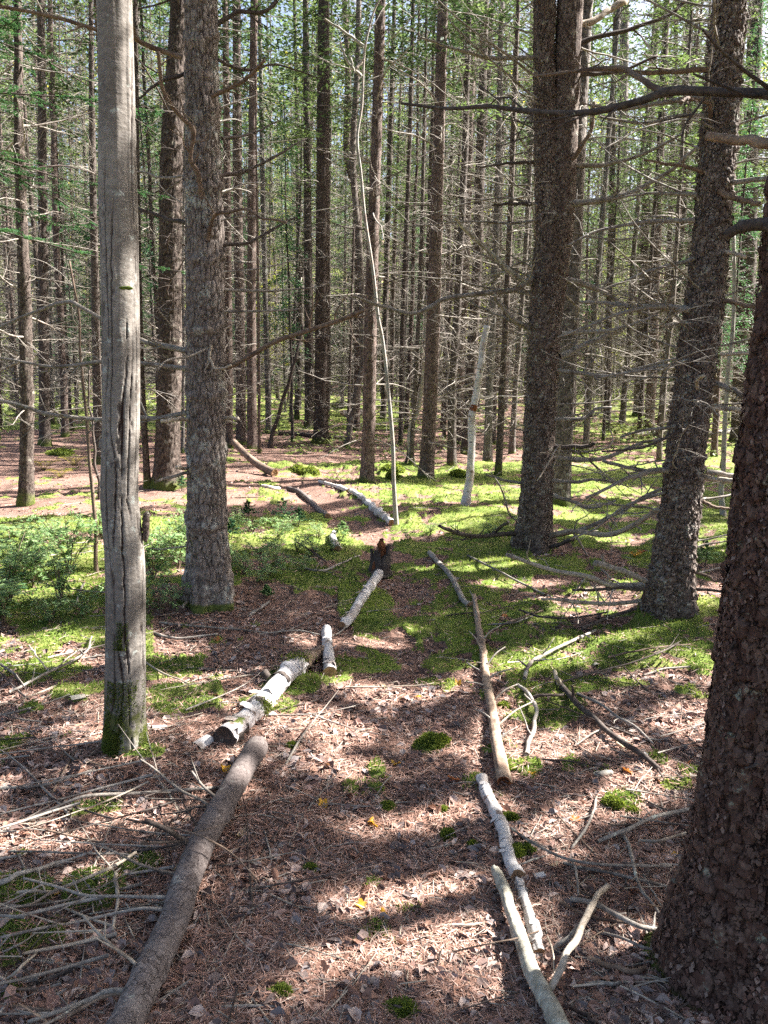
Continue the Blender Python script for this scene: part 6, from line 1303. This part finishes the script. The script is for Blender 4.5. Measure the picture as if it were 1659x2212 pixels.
def scrap(px, py, w, label, mat='birch_bark'):
    B = ground(px, py, .004); s = w / FPX * depth_of(B); t = np.linspace(-1.1, 1.1, 9); u_ = np.linspace(-.5, .5, 6); TT, UU = np.meshgrid(t, u_); rag = 1 + .25 * (noise(TT * 3, UU * 3, px) - .5)
    V = np.stack([np.sin(TT) * .4 * rag, UU * .9 * rag, np.cos(TT) * .30 - .12], -1).reshape(-1, 3) * s; i = np.arange(5)[:, None] * 9; j = np.arange(8)[None]; F = np.stack(np.broadcast_arrays(i + j, i + j + 1, i + 10 + j, i + 9 + j), -1).reshape(-1, 4)
    mb = MB(); mb.add(V, F); mb.add(V * .93 - np.array([0, 0, .003]), F[:, ::-1]); o = link('bark_scrap', mb.mesh('bark_scrap', MAT[mat]), None, B); o.rotation_euler = (.1, .15, px * .7); tag(o, label, 'bark')
scrap(439, 1604, 44, 'curled white bark scrap beside the black end of the birch log'); scrap(344, 1573, 34, 'white bark scrap on the ground right of the pale tree'); scrap(165, 1512, 36, 'grey bark scrap left of the pale tree', 'birch_grey'); scrap(1165, 1893, 28, 'pale bark flake peeling beside the birch pole gap')
scrap(1288, 1436, 18, 'small pale bark flake right of the forked stick', 'birch_grey'); scrap(1390, 1632, 20, 'pale flake beside the curved branch end'); scrap(1210, 1590, 14, 'white fleck of bark near the crooked branch')
# spruce cones
mb = MB(); n = 11
for a in range(n):
    t = a / (n - 1); R = .011 * math.sin(math.pi * (.12 + .8 * t)) ** .7
    for c in range(8):
        an = c / 8 * 6.283 + a * .4; p = np.array([t * .045, math.cos(an) * R, math.sin(an) * R]); V, F = quads_at(p[None], np.array([[.9, math.cos(an) * .8, math.sin(an) * .8]]), np.array([[-.5, math.cos(an), math.sin(an)]]), .0042, .0065); mb.add(V, F, .4)
add_tube(mb, [[0, 0, 0], [.022, 0, 0], [.045, 0, 0]], [.004, .009, .003], 8, a=.2)
cone = mb.mesh('spruce_cone', MAT['brown_leaf']); rg = np.random.default_rng(2500); x, y = sample_floor(60, 1640, 2190, rg, 0); z = floor_z(x, y)
for i in range(46):
    o = link('spruce_cone', cone, None, (x[i], y[i], z[i] + .010)); o.rotation_euler = (rg.uniform(0, 6), rg.normal(0, .2), rg.uniform(0, 6.28)); s = rg.uniform(.6, .95); o.scale = (s, s, s)
    u, v = project(x[i], y[i], z[i]); tag(o, 'brown spruce cone ' + ('left of the big log' if u < 450 else 'left half of the path' if u < 750 else 'right half of the path' if u < 1050 else 'among the sticks at right') + (', up by the moss cushion' if v < 1800 else ', in the middle litter' if v < 2000 else ', near the bottom edge'), 'cone', 'spruce cones scattered over the floor')

# ------------------------------------------------------------------ leafy shrubs, seedlings, ferns
def shrub(seed, h, w, leaf, nst=6, per=46, mat='leaf_shrub'):
    rg = np.random.default_rng(seed); root = link('leafy_shrub', None); mb = MB(); C, D = [], []
    for s_ in range(nst):
        a = rg.uniform(0, 6.28); top = np.array([math.cos(a) * w * rg.uniform(.2, .9), math.sin(a) * w * rg.uniform(.2, .9), h * rg.uniform(.55, 1)]); P = smooth_line([[0, 0, -.03], top * [.3, .3, .5], top], 9); add_tube(mb, P, np.linspace(.004, .0015, 9), 5)
        for b in range(6):
            i = rg.integers(3, 9); d = rnd_dir(1, rg, .35)[0]; l = w * rg.uniform(.25, .6); q = P[i] + d * l * np.linspace(0, 1, 4)[:, None]; add_tube(mb, q, .0012, 3)
            m_ = per // 6; u = rg.random(m_); C.append(P[i] + d * l * u[:, None] + rg.normal(0, .008, (m_, 3))); sg = rg.choice([-1, 1], m_)[:, None]; D.append(d * .6 + np.cross(d, [0, 0, 1]) * sg + rg.normal(0, .25, (m_, 3)))
    link('stems', mb.mesh('stems', MAT['dead_brown']), root); C = np.concatenate(C); D = np.concatenate(D); n = len(C); D[:, 2] -= .15
    V, F = quads_at(C, D, rnd_dir(n, rg) * .45 + np.array([0, 0, 1.]), leaf * .36 * rg.uniform(.7, 1.2, n), leaf * rg.uniform(.7, 1.2, n)); m2 = MB(); m2.add(V, F, np.repeat(rg.random(n), 4)); link('foliage', m2.mesh('foliage', MAT[mat]), root); return root
SP = [shrub(1, .42, .26, .021, 8, 96), shrub(2, .34, .24, .019, 8, 90), shrub(3, .5, .3, .023, 9, 100), shrub(4, .2, .2, .016, 7, 66), shrub(5, .26, .22, .018, 7, 72)]
spots = [(20, 1300, 0), (70, 1270, 2), (130, 1300, 1), (190, 1290, 0), (30, 1235, 2), (90, 1220, 0), (150, 1240, 2), (215, 1240, 1), (10, 1350, 1), (60, 1200, 1), (130, 1190, 0), (200, 1200, 0), (180, 1330, 4), (110, 1345, 3), (330, 1250, 0), (360, 1280, 1), (385, 1230, 2), (340, 1200, 1),
         (-60, 1300, 2), (-50, 1220, 0), (300, 1310, 4), (30, 1160, 4), (120, 1165, 3), (225, 1300, 4), (215, 1165, 1), (345, 1325, 3), (390, 1180, 0)]
low = [(530, 1240, 3), (560, 1200, 4), (600, 1220, 3), (520, 1190, 4), (640, 1190, 3), (600, 1165, 3), (560, 1260, 3), (510, 1270, 4), (680, 1200, 3), (545, 1150, 4), (500, 1225, 3), (440, 1300, 3), (690, 1160, 3), (650, 1235, 3), (580, 1245, 4), (540, 1285, 3), (620, 1150, 4), (500, 1140, 3), (720, 1190, 3), (660, 1150, 3), (520, 1120, 4), (600, 1190, 4),
       (1510, 1215, 3), (1530, 1190, 4), (1060, 1160, 3), (930, 1150, 3), (880, 1165, 3), (1230, 1195, 3)]
rg = np.random.default_rng(55); fu = set()
for lst, lab, gp in ((spots, ('leafy green shrub'), 'leafy shrubs left of and behind the pale tree'), (low, ('dark green seedling'), 'low seedlings on the moss')):
    for qi, (px, py, k_) in enumerate(lst):
        if qi % 4 == 3 and k_ in fu: continue
        o = SP[k_] if k_ not in fu else copy_tree(SP[k_]); fu.add(k_); B = ground(px, py); o.location = B; s = rg.uniform(.8, 1.25) * (1 if lst is spots else .8); o.scale = (s, s, s * rg.uniform(.75, 1.05)); o.rotation_euler = (0, 0, rg.uniform(0, 6.28)); 
        sz = 'low' if s < .93 else ('middling' if s < 1.08 else 'tall'); reg = ('at the left edge' if px < 50 else 'left of the reddish dead sapling' if px < 175 else 'just left of the pale tree' if px < 240 else 'right of the pale tree' if px < 430 else 'right of the broad spruce' if px < 600 else 'left of the stump' if px < 800 else 'beyond the stump' if px < 1300 else 'near the right trunk')
        dp_ = 'at the back' if py < 1195 else 'in the middle row' if py < 1270 else 'in front'
        tag(o, f'{sz} {lab} {reg}, {dp_}', 'shrub' if lst is spots else 'seedling', gp)

def fir_seedling(px, py, hpx, label, seed, mat='needle_fir'):
    rg = np.random.default_rng(seed); B = ground(px, py); h = hpx / FPX * depth_of(B); root = tree_root('fir_seedling', B, label, 'seedling'); mb = MB(); P = np.array([[0, 0, -.02], [.01, 0, h * .5], [0, 0, h]]); add_tube(mb, smooth_line(P, 8), np.linspace(.005, .002, 8), 6); link('stem', mb.mesh('stem', MAT['dead_dark']), root)
    mb = MB()
    for k_ in range(16):
        z = h * (.3 + .68 * k_ / 16); a = k_ * 2.4; L = h * .62 * (1.1 - k_ / 17); q = np.array([0, 0, z]) + np.linspace(0, 1, 8)[:, None] * np.array([math.cos(a), math.sin(a), .1]) * L; bough_needles(mb, q, rg, 8, 24, .35 * L, .0035)
    link('foliage', mb.mesh('foliage', MAT[mat]), root)
fir_seedling(612, 1138, 66, 'small fir seedling left of the path bend, lit by the sun', 1); fir_seedling(645, 1135, 40, 'smaller fir seedling beside the sunlit one', 2); fir_seedling(535, 1120, 40, 'dark fir seedling right of the broad spruce', 3); fir_seedling(500, 1165, 46, 'dark fir seedling touching the broad spruce', 4)
fir_seedling(740, 1165, 40, 'pale green seedling behind the banded birch stub', 5, 'leaf_shrub'); fir_seedling(470, 1080, 44, 'fir seedling in the gap right behind the broad spruce', 6); fir_seedling(392, 1060, 36, 'dark fir seedling at the foot of the dark furrowed spruce', 7)
fir_seedling(1522, 1225, 60, 'green seedling standing in the bright moss at right', 8, 'leaf_shrub'); fir_seedling(576, 1290, 26, 'light seedling in the grass right of the broad spruce foot', 9, 'leaf_shrub')

def fern(px, py, wpx, label, seed, mat='fern_leaf'):
    rg = np.random.default_rng(seed); B = ground(px, py); w = wpx / 2 / FPX * depth_of(B); root = tree_root('fern', B, label, 'fern')
    for k_ in range(7):
        a = k_ * .9 + rg.uniform(-.2, .2); t = np.linspace(0, 1, 16); c = np.stack([math.cos(a) * t * w, math.sin(a) * t * w, np.sin(t * 2.2) * w * .55], 1); mb = MB(); add_tube(mb, c, np.linspace(.003, .001, 16), 4)
        for sg in (-1, 1):
            d = np.stack([-math.sin(a) * sg + .5 * math.cos(a) + 0 * t, math.cos(a) * sg + .5 * math.sin(a) + 0 * t, -.15 + 0 * t], 1); l = w * .2 * np.sin(math.pi * (.1 + .85 * t)); V, F = quads_at(c + d * l[:, None], d, np.tile([0, 0, 1.], (16, 1)), w * .03, l); mb.add(V, F, np.repeat(rg.random(16), 4))
        link('frond', mb.mesh('frond', MAT[mat]), root)
fern(95, 1015, 80, 'yellowing fern in the sun behind the dark left spruces', 1); fern(160, 1005, 70, 'orange-tinged fern right of the yellowing one', 2); fern(130, 1030, 60, 'small fern in front of the yellowing one', 3)
fern(1385, 1195, 26, 'tiny red and yellow plant left of the scaly spruce', 4, 'red_leaf'); fern(1372, 1202, 30, 'tiny yellow plant beside the red one', 5, 'yellow_leaf')
fern(15, 1290, 90, 'broad dark fern at the left edge', 6, 'needle_fir')

# where several things would read alike, say which one from the left
same = {}
for o in COL.objects:
    if o.parent is None and o.get('group') and o.get('label'): same.setdefault(o['label'], []).append(o)
NTH = ['first', 'second', 'third', 'fourth', 'fifth', 'sixth', 'seventh', 'eighth', 'ninth', 'tenth', 'eleventh', 'twelfth']
for lab, L_ in same.items():
    if 1 < len(L_) <= 60:
        L_.sort(key=lambda o: float(project(o.location[0], o.location[1], o.location[2])[0]))
        for n_, o in enumerate(L_): o['label'] = (NTH[n_] if n_ < 12 else str(n_ + 1) + 'th') + ' from left, ' + lab
